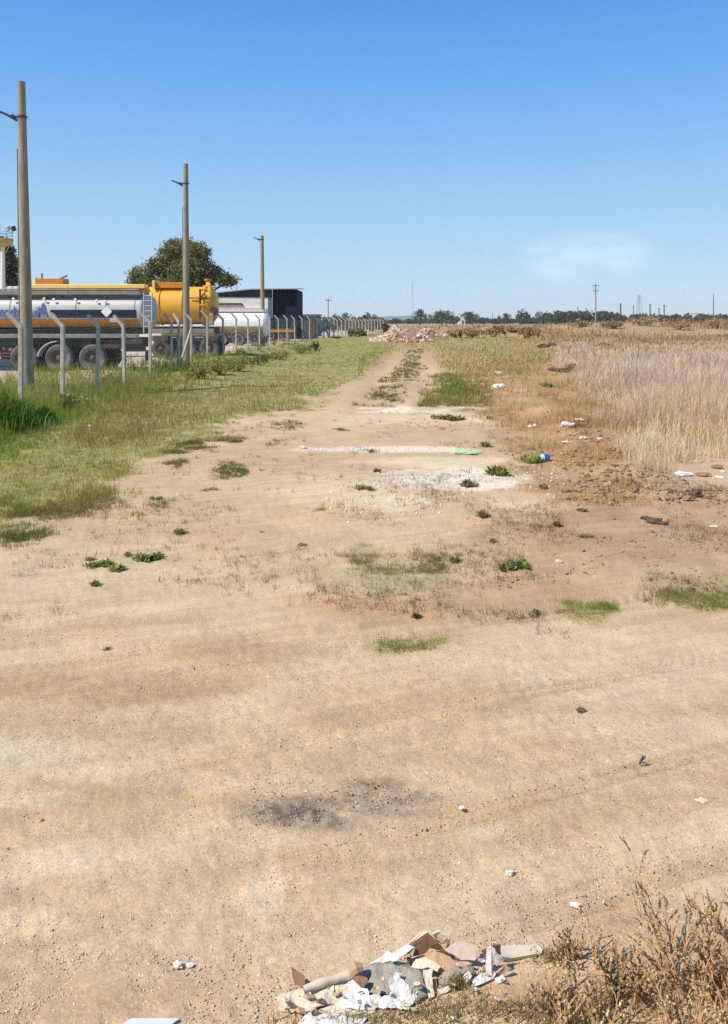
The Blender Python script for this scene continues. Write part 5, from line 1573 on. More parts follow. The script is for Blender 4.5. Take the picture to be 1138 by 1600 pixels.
def fore_grass(px, py, rx, ry, n, h, cols, lab, seed):
    u = rng.normal(0, .5, n), rng.normal(0, .5, n)
    x, y, z = to_world(px + u[0] * rx, np.maximum(py + u[1] * ry, 1000))
    make_grass('grass_tuft', [blades(x, y, z, rng.uniform(.4, 1.2, n) * h, np.full(n, .0035), pick_col(n, cols, x, y, seed, .2), .7, 2)], M['blade'], lab)
FG = [(0.16, 0.20, 0.045), (0.27, 0.27, 0.08), (0.44, 0.36, 0.16), (0.40, 0.30, 0.15)]
fore_grass(690, 1578, 110, 26, 520, .028, FG, 'short green grass along the front of the rubbish heap', 31)
fore_grass(712, 1540, 26, 16, 150, .045, FG, 'green grass tuft among the rubbish pieces', 32)
fore_grass(560, 1596, 130, 12, 240, .03, FG, 'grass at the bottom edge below the white paper', 33)
fore_grass(870, 1496, 46, 14, 200, .028, FG, 'green grass beside the end of the pale plank', 34)
fore_grass(1050, 1570, 170, 60, 700, .045, [(0.34, 0.25, 0.12), (0.46, 0.36, 0.18), (0.24, 0.19, 0.08)], 'dry straw under the big weeds', 35)
fore_grass(860, 1585, 130, 26, 420, .05, [(0.34, 0.24, 0.12), (0.46, 0.34, 0.18)], 'dry straw left of the big weeds', 36)
#@@DEBRIS
# ------------------------------------------------------------------ rubbish heap in the foreground
def sheet(name, label, cat, outline, m, thick=.004, wav=.008, cell=.022, seed=0, group=None, smooth=False, dome=0.0):
    """a torn flat piece: outline of (px, py, height) in the photograph, meshed, crumpled and given thickness"""
    P = []
    for q in outline:
        px, py, h = q if len(q) == 3 else (q[0], q[1], .006)
        Y = FPX * (CAM_H - h) / (py - HORIZ)
        g = float(gz((px - PX0) / FPX * Y, Y))
        Y = FPX * (CAM_H - h - g) / (py - HORIZ); X_ = (px - PX0) / FPX * Y
        P.append(Vector((X_, Y, h + g)))
    c = sum(P, Vector()) / len(P)
    base = Vector((c.x, c.y, float(gz(c.x, c.y))))
    bm = bmesh.new()
    vs = [bm.verts.new(p - base) for p in P]
    f = bm.faces.new(vs)
    bmesh.ops.triangulate(bm, faces=[f])
    for _ in range(4):
        long_ = [e for e in bm.edges if e.calc_length() > cell]
        if not long_: break
        bmesh.ops.subdivide_edges(bm, edges=long_, cuts=1, use_grid_fill=False)
        bmesh.ops.triangulate(bm, faces=bm.faces[:])
    bnd = {v for e in bm.edges if len(e.link_faces) == 1 for v in e.verts}
    inner = [v for v in bm.verts if v not in bnd]
    for _ in range(6):
        if inner: bmesh.ops.smooth_vert(bm, verts=inner, factor=.6, use_axis_x=False, use_axis_y=False, use_axis_z=True)
    ex = max((v.co.xy.length for v in bm.verts), default=1)
    r_ = random.Random(seed)
    for v in bm.verts:
        q = v.co * 22 + Vector((seed * 3.1, 0, 0))
        n = mnoise.noise(q) + .5 * mnoise.noise(q * 2.3)
        v.co.z += n * wav + dome * (1 - (v.co.xy.length / ex) ** 2)
        if v in bnd:
            j = mnoise.noise_vector(v.co * 60 + Vector((seed, 5, 0)))
            v.co.x += j.x * wav * .9; v.co.y += j.y * wav * .9
        gl = float(gz(base.x + v.co.x, base.y + v.co.y)) - base.z + .002
        if v.co.z < gl: v.co.z = gl + abs(n) * wav * .3
    bmesh.ops.recalc_face_normals(bm, faces=bm.faces[:])
    me = bpy.data.meshes.new(name); bm.to_mesh(me); bm.free()
    o = bpy.data.objects.new(name, me); o.location = base
    finish(o, m, None, smooth)
    md = o.modifiers.new('thickness', 'SOLIDIFY'); md.thickness = thick; md.offset = 1 if me.polygons and me.polygons[0].normal.z < 0 else -1
    tag(o, label, cat, group)
    return o

H_ = 'pieces of the rubbish heap'
# lower layers first
sheet('felt_mat', 'large grey felt mat lying in the middle of the heap', 'felt', [(543, 1525), (565, 1516, .02), (600, 1505, .03), (640, 1509, .04), (662, 1524, .03), (676, 1552, .01), (650, 1566), (600, 1556, .02), (572, 1553), (556, 1541)], M['felt'], .006, .014, .025, 1, H_, True, .006)
sheet('felt_mat', 'smaller grey felt piece at the right beside the green tuft', 'felt', [(681, 1534), (694, 1520, .03), (715, 1511, .045), (738, 1512, .04), (746, 1522, .02), (722, 1530, .01), (700, 1545)], M['felt'], .006, .010, .025, 2, H_, True, .004)
sheet('cardboard_sheet', 'tan cardboard lying flat behind the felt pieces', 'cardboard', [(645, 1502, .02), (665, 1492, .03), (696, 1484, .04), (706, 1498, .03), (738, 1506, .03), (715, 1512, .03), (690, 1520, .02), (655, 1513, .02)], M['card'], .004, .007, .018, 3, H_)
sheet('torn_card', 'cream torn card pieces at the left end of the heap', 'card', [(428, 1556), (452, 1550, .015), (480, 1547, .01), (520, 1532, .02), (548, 1528, .02), (566, 1543, .015), (540, 1556, .02), (522, 1566, .01), (494, 1573, .015), (470, 1582), (442, 1580, .01)], M['cream'], .003, .012, .018, 4, H_)
sheet('white_paper', 'large white torn paper with pointed top before the felt', 'paper', [(508, 1574, .01), (530, 1562, .02), (543, 1549, .02), (538, 1540, .02), (552, 1528, .035), (560, 1538, .03), (573, 1546, .03), (578, 1558, .02), (592, 1552, .02), (600, 1562, .02), (585, 1577, .012), (560, 1578, .012), (530, 1577)], M['paper'], .002, .009, .016, 5, H_)
sheet('white_paper', 'crumpled white paper with finger-like tears in front of the felt', 'paper', [(586, 1571, .012), (597, 1556, .03), (612, 1549, .035), (608, 1535, .045), (620, 1518, .055), (628, 1520, .05), (626, 1534, .04), (640, 1544, .03), (648, 1540, .03), (646, 1552, .02), (654, 1556, .015), (645, 1565, .015), (640, 1577, .01), (620, 1574, .012), (604, 1578, .01)], M['paper'], .002, .012, .014, 6, H_)
sheet('white_paper', 'white paper strip at the bottom edge with grass through it', 'paper', [(466, 1598), (478, 1586, .012), (500, 1583, .015), (525, 1582, .012), (552, 1590, .012), (575, 1592, .01), (560, 1606), (510, 1612), (470, 1612)], M['paper'], .002, .008, .018, 7, H_)
sheet('white_paper', 'long white torn strip along the back edge of the heap', 'paper', [(552, 1515, .02), (580, 1505, .03), (596, 1495, .04), (606, 1486, .05), (612, 1491, .05), (628, 1479, .06), (640, 1474, .065), (648, 1480, .06), (632, 1492, .05), (620, 1500, .045), (600, 1507, .03), (576, 1513, .02)], M['paper'], .003, .008, .016, 8, H_)
sheet('cardboard_fold', 'sunlit cream flap of the tent-like folded cardboard', 'cardboard', [(628, 1496, .02), (641, 1489, .02), (670, 1456, .115), (664, 1453, .115), (650, 1466, .09), (636, 1478, .06)], M['cream'], .004, .003, .03, 9, H_)
sheet('cardboard_fold', 'inner side of the tent-like folded cardboard, its shade painted dark brown', 'cardboard', [(645, 1493, .02), (651, 1474, .065), (668, 1456, .112), (684, 1472, .085), (697, 1488, .05), (686, 1483, .05), (672, 1480, .055), (664, 1488, .035)], M['carddark'], .004, .003, .03, 10, H_)  # shade on the inner face is put into the card colour
sheet('cardboard_end', 'pale box end standing behind the folded cardboard', 'cardboard', [(676, 1458, .09), (686, 1453, .10), (702, 1461, .09), (700, 1470, .06), (690, 1474, .05), (682, 1468, .06)], M['cream'], .006, .003, .03, 11, H_)
sheet('cardboard_end', 'brown edge of the pale box end behind the fold', 'cardboard', [(698, 1476, .035), (701, 1461, .09), (704, 1462, .09), (703, 1475, .04)], M['card'], .012, .002, .03, 12, H_)
sheet('board_slab', 'thick pinkish white board slab tilted at the back right', 'board', [(697, 1486, .050), (712, 1473, .072), (728, 1471, .075), (746, 1477, .066), (751, 1493, .040), (742, 1501, .030), (720, 1499, .032)], M['pinkboard'], .018, .003, .02, 13, H_)
sheet('cream_scrap', 'cream scrap bridging the felt and tan cardboard', 'card', [(643, 1512, .04), (650, 1499, .055), (664, 1497, .06), (690, 1509, .055), (684, 1518, .045), (668, 1511, .05), (660, 1514, .045)], M['cream'], .004, .006, .02, 14, H_)
sheet('cream_scrap', 'narrow cream strip hanging down between the two felts', 'card', [(661, 1515, .05), (676, 1514, .05), (676, 1541, .02), (680, 1556, .01), (670, 1560, .01), (667, 1545, .02)], M['cream'], .004, .005, .02, 15, H_)
sheet('white_curl', 'white card strip curled upright at the right of the heap', 'card', [(760, 1523, .02), (759, 1505, .05), (761, 1484, .09), (768, 1478, .10), (774, 1484, .09), (772, 1504, .05), (768, 1524, .02)], M['paper'], .004, .003, .02, 16, H_)
sheet('white_curl', 'white card hooked over to the right of the upright strip', 'card', [(769, 1482, .095), (776, 1486, .085), (788, 1500, .05), (782, 1504, .045), (775, 1498, .06)], M['paper'], .004, .004, .02, 17, H_)
sheet('white_scrap', 'white scrap under the upright strip pointing left', 'card', [(737, 1530, .012), (752, 1520, .03), (776, 1521, .02), (770, 1529, .012), (752, 1538, .01), (740, 1541, .008)], M['paper'], .006, .006, .02, 18, H_)
sheet('white_scrap', 'small white scrap left of the upright strip', 'card', [(722, 1527, .02), (733, 1518, .04), (737, 1524, .03), (728, 1537, .012)], M['paper'], .006, .006, .02, 19, H_)
sheet('white_scrap', 'white chip at the right end of the heap', 'card', [(773, 1529, .01), (786, 1524, .015), (790, 1530, .01), (779, 1536, .008)], M['paper'], .008, .004, .02, 20, H_)
sheet('card_scrap', 'tan card corner at the right end of the heap', 'card', [(774, 1518, .03), (790, 1508, .04), (799, 1513, .03), (786, 1521, .015)], M['card'], .004, .004, .02, 21, H_)
sheet('dark_scrap', 'dark card corner behind the upright white strip', 'card', [(752, 1484, .08), (768, 1476, .095), (782, 1476, .09), (783, 1489, .06), (770, 1496, .05), (756, 1498, .05)], M['carddark'], .004, .004, .025, 22, H_)
sheet('pale_plank', 'flat pale plank pointing right from the heap', 'plank', [(782, 1478, .03), (838, 1475, .02), (848, 1483, .015), (846, 1489, .01), (800, 1497, .015), (784, 1494, .025)], M['paleboard'], .014, .001, .05, 23, H_)
sheet('brown_scrap', 'brown triangular card peeking above the white paper', 'card', [(550, 1526, .045), (562, 1524, .05), (575, 1528, .05), (575, 1536, .04), (566, 1544, .03), (558, 1536, .04)], M['carddark'], .004, .003, .02, 24, H_)
sheet('cream_scrap', 'cream scrap under the large pointed white paper', 'card', [(500, 1577), (520, 1570, .012), (560, 1579, .008), (590, 1579, .008), (574, 1586), (530, 1584)], M['cream'], .004, .004, .02, 25, H_)
sheet('yellow_scrap', 'yellowish scrap below the smaller felt', 'card', [(684, 1546, .012), (700, 1541, .02), (704, 1547, .012), (690, 1554, .008)], M['cream'], .005, .004, .02, 26, H_)
# rolled card tube on the left
def roll():
    a, b = at_h(474, 1547, .025), at_h(546, 1523, .04)
    g = float(gz(a.x, a.y)); base = Vector((a.x, a.y, g))
    root = thing('cardboard_roll', 'long pinkish cardboard roll along the left back edge of the heap', 'cardboard', base)
    d = (b - a).normalized()
    L_ = (b - a).length
    m_ = MB()
    m_.lathe([(.010, 0), (.014, L_ * .3), (.011, L_ * .6), (.014, L_), (.011, L_), (.008, L_ * .5), (.009, 0), (.012, 0)], a - base + Vector((0, 0, g)), d, 16)
    tb = m_.build('tube', M['pinkboard'], root, True)
    bmx = bmesh.new(); bmx.from_mesh(tb.data)
    bmesh.ops.subdivide_edges(bmx, edges=[e for e in bmx.edges if e.calc_length() > .03], cuts=3)
    for v in bmx.verts:
        q = mnoise.noise_vector(v.co * 28)
        v.co += Vector((q.x * .003, q.y * .004, q.z * .005))
    bmx.to_mesh(tb.data); bmx.free()
    e = MB(); q = a - base + Vector((0, 0, g))
    e.add([q + Vector((-.03, .02, .0)), q + Vector((-.045, .045, .035)), q + Vector((.0, .02, .026)), q + Vector((.01, -.0, .0)), q + Vector((-.03, .024, .0)), q + Vector((-.045, .049, .035)), q + Vector((.0, .024, .026)), q + Vector((.01, .004, .0))],
          [(0, 1, 2, 3), (7, 6, 5, 4), (0, 4, 5, 1), (1, 5, 6, 2), (2, 6, 7, 3), (3, 7, 4, 0)])
    e.build('torn_end', M['carddark'], root)
    c1 = at_h(547, 1524, .04) - base + Vector((0, 0, 0)); c2 = at_h(566, 1512, .055) - base
    MB().tube([c1, (c1 + c2) / 2 + Vector((0, 0, .012)), c2], [.014, .02, .013], 8).build('crushed_end', M['card'], root, True)
roll()
# bits of broken card round the heap
for i, (px, py, s, m) in enumerate(((456, 1570, 9, 'carddark'), (482, 1556, 11, 'card'), (500, 1563, 9, 'carddark'), (470, 1578, 12, 'card'), (447, 1562, 8, 'cream'), (492, 1581, 8, 'carddark'), (615, 1502, 8, 'card'), (640, 1498, 7, 'carddark'), (756, 1514, 8, 'card'), (744, 1545, 7, 'cream'))):
    labs = ['dark card bit near the left tip of the heap', 'brown card bit just below the cardboard roll', 'dark card bit between roll and large white paper', 'brown card bit at the front left of the heap', 'cream card bit at the left tip of the heap',
            'dark card bit above the bottom white strip', 'brown card bit on the long white torn strip', 'dark card bit under the folded cardboard', 'brown card bit beside the upright white strip', 'cream card bit right of the green tuft']
    a = random.Random(i).uniform(0, 3.1)
    pts = [(px + s * math.cos(a + q) * r, py + s * .55 * math.sin(a + q) * r, .02 + .008 * (k % 2)) for k, (q, r) in enumerate(((0, 1), (1.2, .6), (2.6, .9), (3.6, .8), (5.0, .6)))]
    sheet('card_bit', labs[i], 'card', pts, M[m], .004, .003, .03, 40 + i, H_)

LM = [(440, 1555, 'at the outer left tip of the heap'), (470, 1575, 'on the front left of the heap'), (505, 1540, 'beside the cardboard roll'), (530, 1570, 'left of the large pointed white paper'), (575, 1560, 'on the large pointed white paper'),
      (600, 1530, 'on the large grey felt'), (640, 1560, 'at the crumpled white paper'), (670, 1545, 'between the two felt pieces'), (660, 1500, 'at the folded cardboard'), (700, 1560, 'in the grass before the smaller felt'),
      (720, 1520, 'on the smaller grey felt'), (730, 1490, 'by the pinkish board slab'), (765, 1530, 'under the upright white strip'), (790, 1540, 'at the right end of the heap'), (600, 1585, 'in front of the heap by the bottom edge')]
seen = set()
rb = random.Random(77)
for i in range(60):
    if i < 46:
        t_ = rb.random(); cx_, cy_ = 445 + 330 * t_, 1572 - 60 * t_ + rb.uniform(-18, 16)
    else:
        cx_, cy_ = rb.uniform(430, 800), rb.uniform(1500, 1590)
    s_ = rb.uniform(3.5, 8.5); a = rb.uniform(0, 6.28); h_ = rb.uniform(.01, .05) if 560 < cx_ < 760 and i < 46 else .012
    pts = [(cx_ + s_ * math.cos(a + q) * rb.uniform(.5, 1.2), cy_ + s_ * .6 * math.sin(a + q) * rb.uniform(.5, 1.2), h_ + rb.uniform(0, .016)) for q in (0, 1.0, 2.1, 3.0, 4.2, 5.3)]
    mk = rb.choice(('paper', 'cream', 'cream', 'paper', 'card'))
    lm = min(LM, key=lambda q: (q[0] - cx_) ** 2 + 3 * (q[1] - cy_) ** 2)[2]
    lab = 'small torn %s bit %s' % ({'paper': 'white paper', 'cream': 'cream card', 'card': 'brown card'}[mk], lm)
    if lab in seen: continue
    seen.add(lab)
    sheet('torn_bit', lab, 'scrap', pts, M[mk], .003, .004, .02, 200 + i, 'small torn bits of the rubbish heap')

sheet('plastic_sheet', 'smooth light grey sheet corner at the bottom edge on the left', 'sheet', [(150, 1625, .01), (206, 1590.5, .012), (281, 1591, .012), (240, 1620, .01), (200, 1640, .01)], M['sheet'], .003, .0006, .05, 60)

# ------------------------------------------------------------------ litter and stones
def lump(name, label, cat, px, py, wpx, hpx, m, group=None, seed=0, rough=.35, sub=3, depth=.7, sink=.15):
    p = at(px, py + hpx * .35)
    mpp = p.y / FPX
    w, h, d = wpx * mpp / 2, hpx * mpp * .62, wpx * mpp / 2 * depth
    bm = bmesh.new(); bmesh.ops.create_icosphere(bm, subdivisions=sub, radius=1.0)
    for v in bm.verts:
        q = v.co * 1.6 + Vector((seed * 2.7, seed, 0))
        f = 1 + rough * (mnoise.noise(q) + .5 * mnoise.noise(q * 2.4) + .25 * mnoise.noise(q * 5))
        v.co = Vector((v.co.x * w * f, v.co.y * d * f, (v.co.z * .5 + .5 - sink) * h * f))
    me = bpy.data.meshes.new(name); bm.to_mesh(me); bm.free()
    o = bpy.data.objects.new(name, me); o.location = p; o.rotation_euler = (0, 0, random.Random(seed).uniform(-.4, .4))
    finish(o, m, None, False); tag(o, label, cat, group)
    return o
LT = 'litter along the edge of the dry weeds'
for i, (px, py, w, h, m, nm, lab) in enumerate((
        (780, 602, 18, 15, 'bag', 'plastic_bag', 'round white plastic bag beyond the upper pale strip'), (781, 581, 13, 8, 'bag', 'plastic_bag', 'small white bag above the round white bag'),
        (762, 617, 12, 7, 'cream', 'card_scrap', 'cream scrap below the round white bag'), (833, 665, 18, 7, 'bag', 'plastic_bag', 'flat white bag with dark edge left of the long bag'),
        (887, 662, 22, 13, 'lilacbag', 'plastic_bag', 'long white bag at the foot of the tall straw, its wide end'), (905, 655, 16, 7, 'bag', 'plastic_bag', 'thin white tail lying behind the long white bag'),
        (886, 690, 15, 6, 'cream', 'card_scrap', 'yellowish scrap above the blue bottle to its right'), (911, 683, 12, 10, 'limestone', 'stone', 'pale stone right of the yellowish scrap'), (938, 685, 10, 9, 'limestone', 'stone', 'pale stone nearest the tall straw edge'),
        (728, 705, 46, 9, 'greenbag', 'plastic_sheet', 'pale green plastic at the right end of the white gravel'), (1066, 739, 26, 10, 'lilacbag', 'plastic_bag', 'lilac white bag below the tall straw at right'),
        (1124, 745, 15, 6, 'bag', 'plastic_bag', 'small white bag near the right edge below the straw'), (1130, 736, 8, 6, 'limestone', 'stone', 'tiny pale stone above the small white bag at right'),
        (873, 876, 11, 9, 'limestone', 'stone', 'white stone alone on the reddish soil'), (1116, 822, 18, 5, 'limestone', 'stone', 'flat pale stone near the right edge'), (474, 698, 12, 7, 'limestone', 'stone', 'pale stone at the left end of the white gravel'),
        (832, 659, 10, 4, 'darkplastic', 'plastic_scrap', 'dark scrap on the flat white bag'), (140, 665, 8, 5, 'bag', 'paper_scrap', 'white speck of paper on the verge'))):
    lump(nm, lab, {'plastic_bag': 'bag', 'card_scrap': 'scrap', 'stone': 'stone', 'plastic_sheet': 'plastic', 'plastic_scrap': 'scrap', 'paper_scrap': 'paper'}[nm], px, py, w, h, M[m], LT, 20 + i, .5 if 'bag' in m else .35)

def bottle(px, py):
    p = at(px, py + 5); s = p.y / FPX
    root = thing('plastic_bottle', 'blue ended plastic bottle lying at the green bush', 'bottle', p, .25)
    r = 6 * s
    MB().lathe([(.001, -11 * s), (r * .3, -11 * s), (r * .35, -8 * s), (r * .9, -4 * s), (r, -1 * s)], (0, 0, r * .9), (1, 0, 0), 16).build('neck', M['bottle'], root, True)
    MB().lathe([(r, -1 * s), (r * .96, 3 * s), (r, 6 * s), (r * .9, 8 * s), (.001, 7.4 * s)], (0, 0, r * .9), (1, 0, 0), 16).build('body', M['blueplastic'], root, True)
    MB().lathe([(.001, -13 * s), (r * .36, -13 * s), (r * .36, -11 * s), (.001, -11 * s)], (0, 0, r * .9), (1, 0, 0), 12).build('cap', M['bag'], root)
bottle(850, 716)

# foreground scraps
for i, (px, py, w, h, m, lab) in enumerate((
        (279, 1506, 16, 12, 'paper', 'white paper scrap on the bare sand at lower left, its larger half'), (297, 1507, 12, 7, 'paper', 'white paper scrap on the bare sand at lower left, its smaller half'),
        (797, 1363, 14, 10, 'paper', 'small white scrap alone on the right foreground sand'), (899, 1413, 15, 5, 'paper', 'flat white scrap beside the tyre marks'),
        (1097, 1250, 20, 4, 'cream', 'long flat cream scrap near the right edge'), (722, 1261, 9, 7, 'paper', 'white scrap just right of the burnt patch'))):
    lump('paper_scrap', lab, 'scrap', px, py, w, h, M[m], 'paper scraps on the foreground sand', 60 + i, .55)
lump('earth_clod', 'dark earth clod alone on the pale sand at right', 'clod', 908, 1108, 15, 11, M['darkclod'], None, 71, .4)
def feather():
    p = at(1003, 1194); s = p.y / FPX
    root = thing('plastic_scrap', 'dark bluish bent scrap standing on the sand at right', 'scrap', p)
    MB().tube([(-4 * s, 0, 0), (-1 * s, 0, 5 * s), (3 * s, .005, 13 * s)], [1.6 * s, 2.0 * s, 1.2 * s], 6).build('stalk', M['darkplastic'], root)
    MB().tube([(-1 * s, 0, 5 * s), (5 * s, .005, 9 * s), (6 * s, .0, 13 * s)], [1.2 * s, 1.2 * s, .8 * s], 5).build('fork', M['darkplastic'], root)
    MB().box((5 * s, -.004, 1.5 * s), (6 * s, .02, 3 * s), rz=.4).build('foot', M['steelgrey'], root)
feather()

# pebbles strewn over the sand: gravel nobody could count
def pebbles(name, n, smin, smax, cols, dens, label, ymax=13):
    t = np.array([(1, 0, 0), (-1, 0, 0), (0, 1, 0), (0, -1, 0), (0, 0, 1), (0, 0, -.6)], float)
    T = np.array([(0, 2, 4), (2, 1, 4), (1, 3, 4), (3, 0, 4), (2, 0, 5), (1, 2, 5), (3, 1, 5), (0, 3, 5)])
    px = rng.uniform(-120, 1260, n * 4); py = 700 + (1660 - 700) * rng.uniform(0, 1, n * 4) ** .8
    x, y, z = to_world(px, py)
    keep = rng.uniform(0, 1, n * 4) < dens(x, y, px, py)
    x, y, z = x[keep][:n], y[keep][:n], z[keep][:n]; m = len(x)
    s = smin * (smax / smin) ** (rng.uniform(0, 1, m) ** 2.2)
    s = np.maximum(s, y * .00085)
    a = rng.uniform(0, 6.28, m); ca, sa = np.cos(a), np.sin(a)
    k = rng.uniform(.65, 1.3, (m, 6, 1)) * t[None] * s[:, None, None] * np.array([1, .75, .6])
    X = k[..., 0] * ca[:, None] - k[..., 1] * sa[:, None] + x[:, None]
    Y = k[..., 0] * sa[:, None] + k[..., 1] * ca[:, None] + y[:, None]
    Z = k[..., 2] + z[:, None] + s[:, None] * .12
    V = np.stack([X, Y, Z], -1).reshape(-1, 3)
    F = (np.arange(m)[:, None, None] * 6 + T[None]).reshape(-1, 3)
    cols = np.array(cols); c = np.clip(cols[rng.integers(0, len(cols), m)] * (1 + rng.normal(0, .12, (m, 1))), .02, .8)
    o = bpy.data.objects.new(name, np_mesh(name, V, F, np.repeat(c, 6, 0), smooth=False)); finish(o, M['seed']); tag(o, label, 'gravel', None, 'stuff')
PC = [(0.70, 0.60, 0.44), (0.60, 0.46, 0.30), (0.76, 0.68, 0.54), (0.58, 0.43, 0.27), (0.70, 0.58, 0.41), (0.55, 0.40, 0.26)]
def pd(x, y, px, py):
    d = .18 + .55 * np.clip(fbm(x / .8, y / .8, 131, 3) + .3, 0, 1.2)
    d = d + .5 * np.exp(-((py - 1190) / 60.0) ** 2) * np.exp(-((px - 780) / 160.0) ** 2) + .3 * np.exp(-((py - 1260) / 40.0) ** 2) * np.exp(-((px - 580) / 120.0) ** 2)
    return np.clip(d * sstep(700, 960, py), 0, 1)
pebbles('gravel', 36000, .0018, .0062, PC, pd, 'fine pale and brown gravel strewn over the sand')
pebbles('gravel', 200, .006, .013, [(0.64, 0.56, 0.44), (0.50, 0.38, 0.26), (0.36, 0.25, 0.16)], pd, 'coarser pebbles among the gravel')
# the pale chippings of the white streak and of the upper strip
def chips(cx, cy, rx, ry, n, label):
    px = cx + rng.uniform(-1, 1, n) * rx; py = cy + rng.normal(0, .5, n) * ry
    x, y, z = to_world(px, py); m = n
    t = np.array([(1, 0, 0), (-1, 0, 0), (0, 1, 0), (0, -1, 0), (0, 0, 1.1), (0, 0, -.6)], float)
    T = np.array([(0, 2, 4), (2, 1, 4), (1, 3, 4), (3, 0, 4), (2, 0, 5), (1, 2, 5), (3, 1, 5), (0, 3, 5)])
    s = rng.uniform(.006, .024, m)
    k = rng.uniform(.6, 1.3, (m, 6, 1)) * t[None] * s[:, None, None]
    V = np.stack([k[..., 0] + x[:, None], k[..., 1] + y[:, None], k[..., 2] * .7 + z[:, None]], -1).reshape(-1, 3)
    F = (np.arange(m)[:, None, None] * 6 + T[None]).reshape(-1, 3)
    c = np.clip(np.array([.68, .62, .53]) * (1 + rng.normal(0, .12, (m, 1))), .1, .85)
    o = bpy.data.objects.new('white_chippings', np_mesh('white_chippings', V, F, np.repeat(c, 6, 0))); finish(o, M['seed']); tag(o, label, 'gravel', None, 'stuff')
chips(615, 702, 135, 6, 420, 'white stone chippings in a streak across the track')
chips(665, 639, 110, 4, 90, 'pale chippings across the track farther up')

chips(735, 752, 150, 26, 420, 'pale chippings spread thinly over the chalky patch')
chips(600, 785, 90, 26, 200, 'pale chippings on the small chalky patch')
# clods of turned earth along the edge of the straw
ci = 0
CL = [(1068, 764, 22, 13, 'largest pale clod below the lilac white bag'), (1088, 770, 18, 12, 'dark backed clod right of the largest clod'), (1055, 774, 14, 9, 'clod left of the largest clod'), (1045, 778, 10, 8, 'small round clod at the left of the clod group'),
      (1094, 762, 12, 10, 'clod nearest the straw in the clod group'), (1075, 778, 14, 8, 'clod in front of the largest clod'), (1022, 812, 20, 12, 'dark clod alone on the reddish soil below the straw'), (1036, 816, 12, 8, 'small clod just right of the dark lone clod'),
      (1010, 808, 12, 8, 'small clod just left of the dark lone clod'), (1100, 740, 16, 9, 'clod between the two bags at the right'), (1120, 728, 14, 9, 'clod at the straw edge near the right border'), (880, 577, 18, 10, 'dark clod heap far up beside the straw'), (893, 571, 14, 10, 'second dark clod far up beside the straw'),
      (866, 576, 14, 8, 'third clod left of the dark clods far up'), (955, 700, 12, 8, 'clod at the straw edge above the soil bank'), (968, 704, 10, 7, 'small clod right of the straw edge clod'), (945, 762, 14, 7, 'flat clod on the soil bank'), (920, 712, 12, 7, 'clod right of the blue bottle bush'),
      (918, 748, 12, 7, 'clod on the brown weeds below the bottle'), (848, 540, 14, 8, 'dark clod by the far grass edge'), (862, 538, 12, 8, 'dark clod just right of the far grass edge one'), (945, 538, 12, 7, 'dark clod within the far straw'), (910, 796, 12, 6, 'flat clod left of the lone dark clod')]
for i, (px, py, w, h, lab) in enumerate(CL):
    lump('earth_clod', lab, 'clod', px, py, w * 1.35, h * 1.35, M['darkclod'] if 'dark' in lab else M['clod'], 'earth clods along the straw edge', 100 + i, .5, 2)

# crumbly turned earth along the bank and on the reddish soil
def crumbs(poly, n, smin, smax, cols, label, dens=None):
    x, y, z = scatter(poly, n, 16, 40, dens)
    m = len(x)
    t = np.array([(1, 0, 0), (-1, 0, 0), (0, 1, 0), (0, -1, 0), (0, 0, 1), (0, 0, -.6)], float)
    T = np.array([(0, 2, 4), (2, 1, 4), (1, 3, 4), (3, 0, 4), (2, 0, 5), (1, 2, 5), (3, 1, 5), (0, 3, 5)])
    s = smin * (smax / smin) ** (rng.uniform(0, 1, m) ** 1.8)
    a = rng.uniform(0, 6.28, m); ca, sa = np.cos(a)[:, None], np.sin(a)[:, None]
    k = rng.uniform(.55, 1.35, (m, 6, 1)) * t[None] * s[:, None, None] * np.array([1.2, .8, .65])
    V = np.stack([k[..., 0] * ca - k[..., 1] * sa + x[:, None], k[..., 0] * sa + k[..., 1] * ca + y[:, None], k[..., 2] + z[:, None] + s[:, None] * .1], -1).reshape(-1, 3)
    F = (np.arange(m)[:, None, None] * 6 + T[None]).reshape(-1, 3)
    cols = np.array(cols); c = np.clip(cols[rng.integers(0, len(cols), m)] * (1 + rng.normal(0, .15, (m, 1))), .02, .8)
    o = bpy.data.objects.new('turned_earth', np_mesh('turned_earth', V, F, np.repeat(c, 6, 0))); finish(o, M['seed']); tag(o, label, 'earth', None, 'stuff')
EC = [(0.38, 0.23, 0.13), (0.30, 0.18, 0.10), (0.20, 0.12, 0.07), (0.46, 0.31, 0.19)]
BANK = [(850, 560), (900, 575), (960, 680), (1000, 738), (1060, 745), (1300, 735), (1300, 790), (1000, 785), (900, 770), (900, 700), (850, 620)]
crumbs(BANK, 1300, .010, .060, EC, 'crumbly turned earth along the edge of the straw', lambda x, y, px, py: np.clip(.15 + 1.1 * fbm(x / .8, y / .8, 141, 3), 0, 1))
crumbs(RIGHTFIELD, 600, .007, .026, EC, 'small earth crumbs on the reddish soil at right', lambda x, y, px, py: np.clip(.1 + 1.1 * fbm(x / .6, y / .6, 143, 3), 0, 1))

ASH = [(392, 1262), (440, 1250), (520, 1236), (600, 1222), (660, 1244), (650, 1256), (580, 1272), (480, 1290), (410, 1286)]
crumbs(ASH, 420, .0022, .0065, [(0.07, 0.065, 0.06), (0.10, 0.09, 0.075), (0.72, 0.66, 0.56), (0.5, 0.42, 0.32), (0.05, 0.045, 0.04)], 'charcoal crumbs and pale chips in the burnt patch')

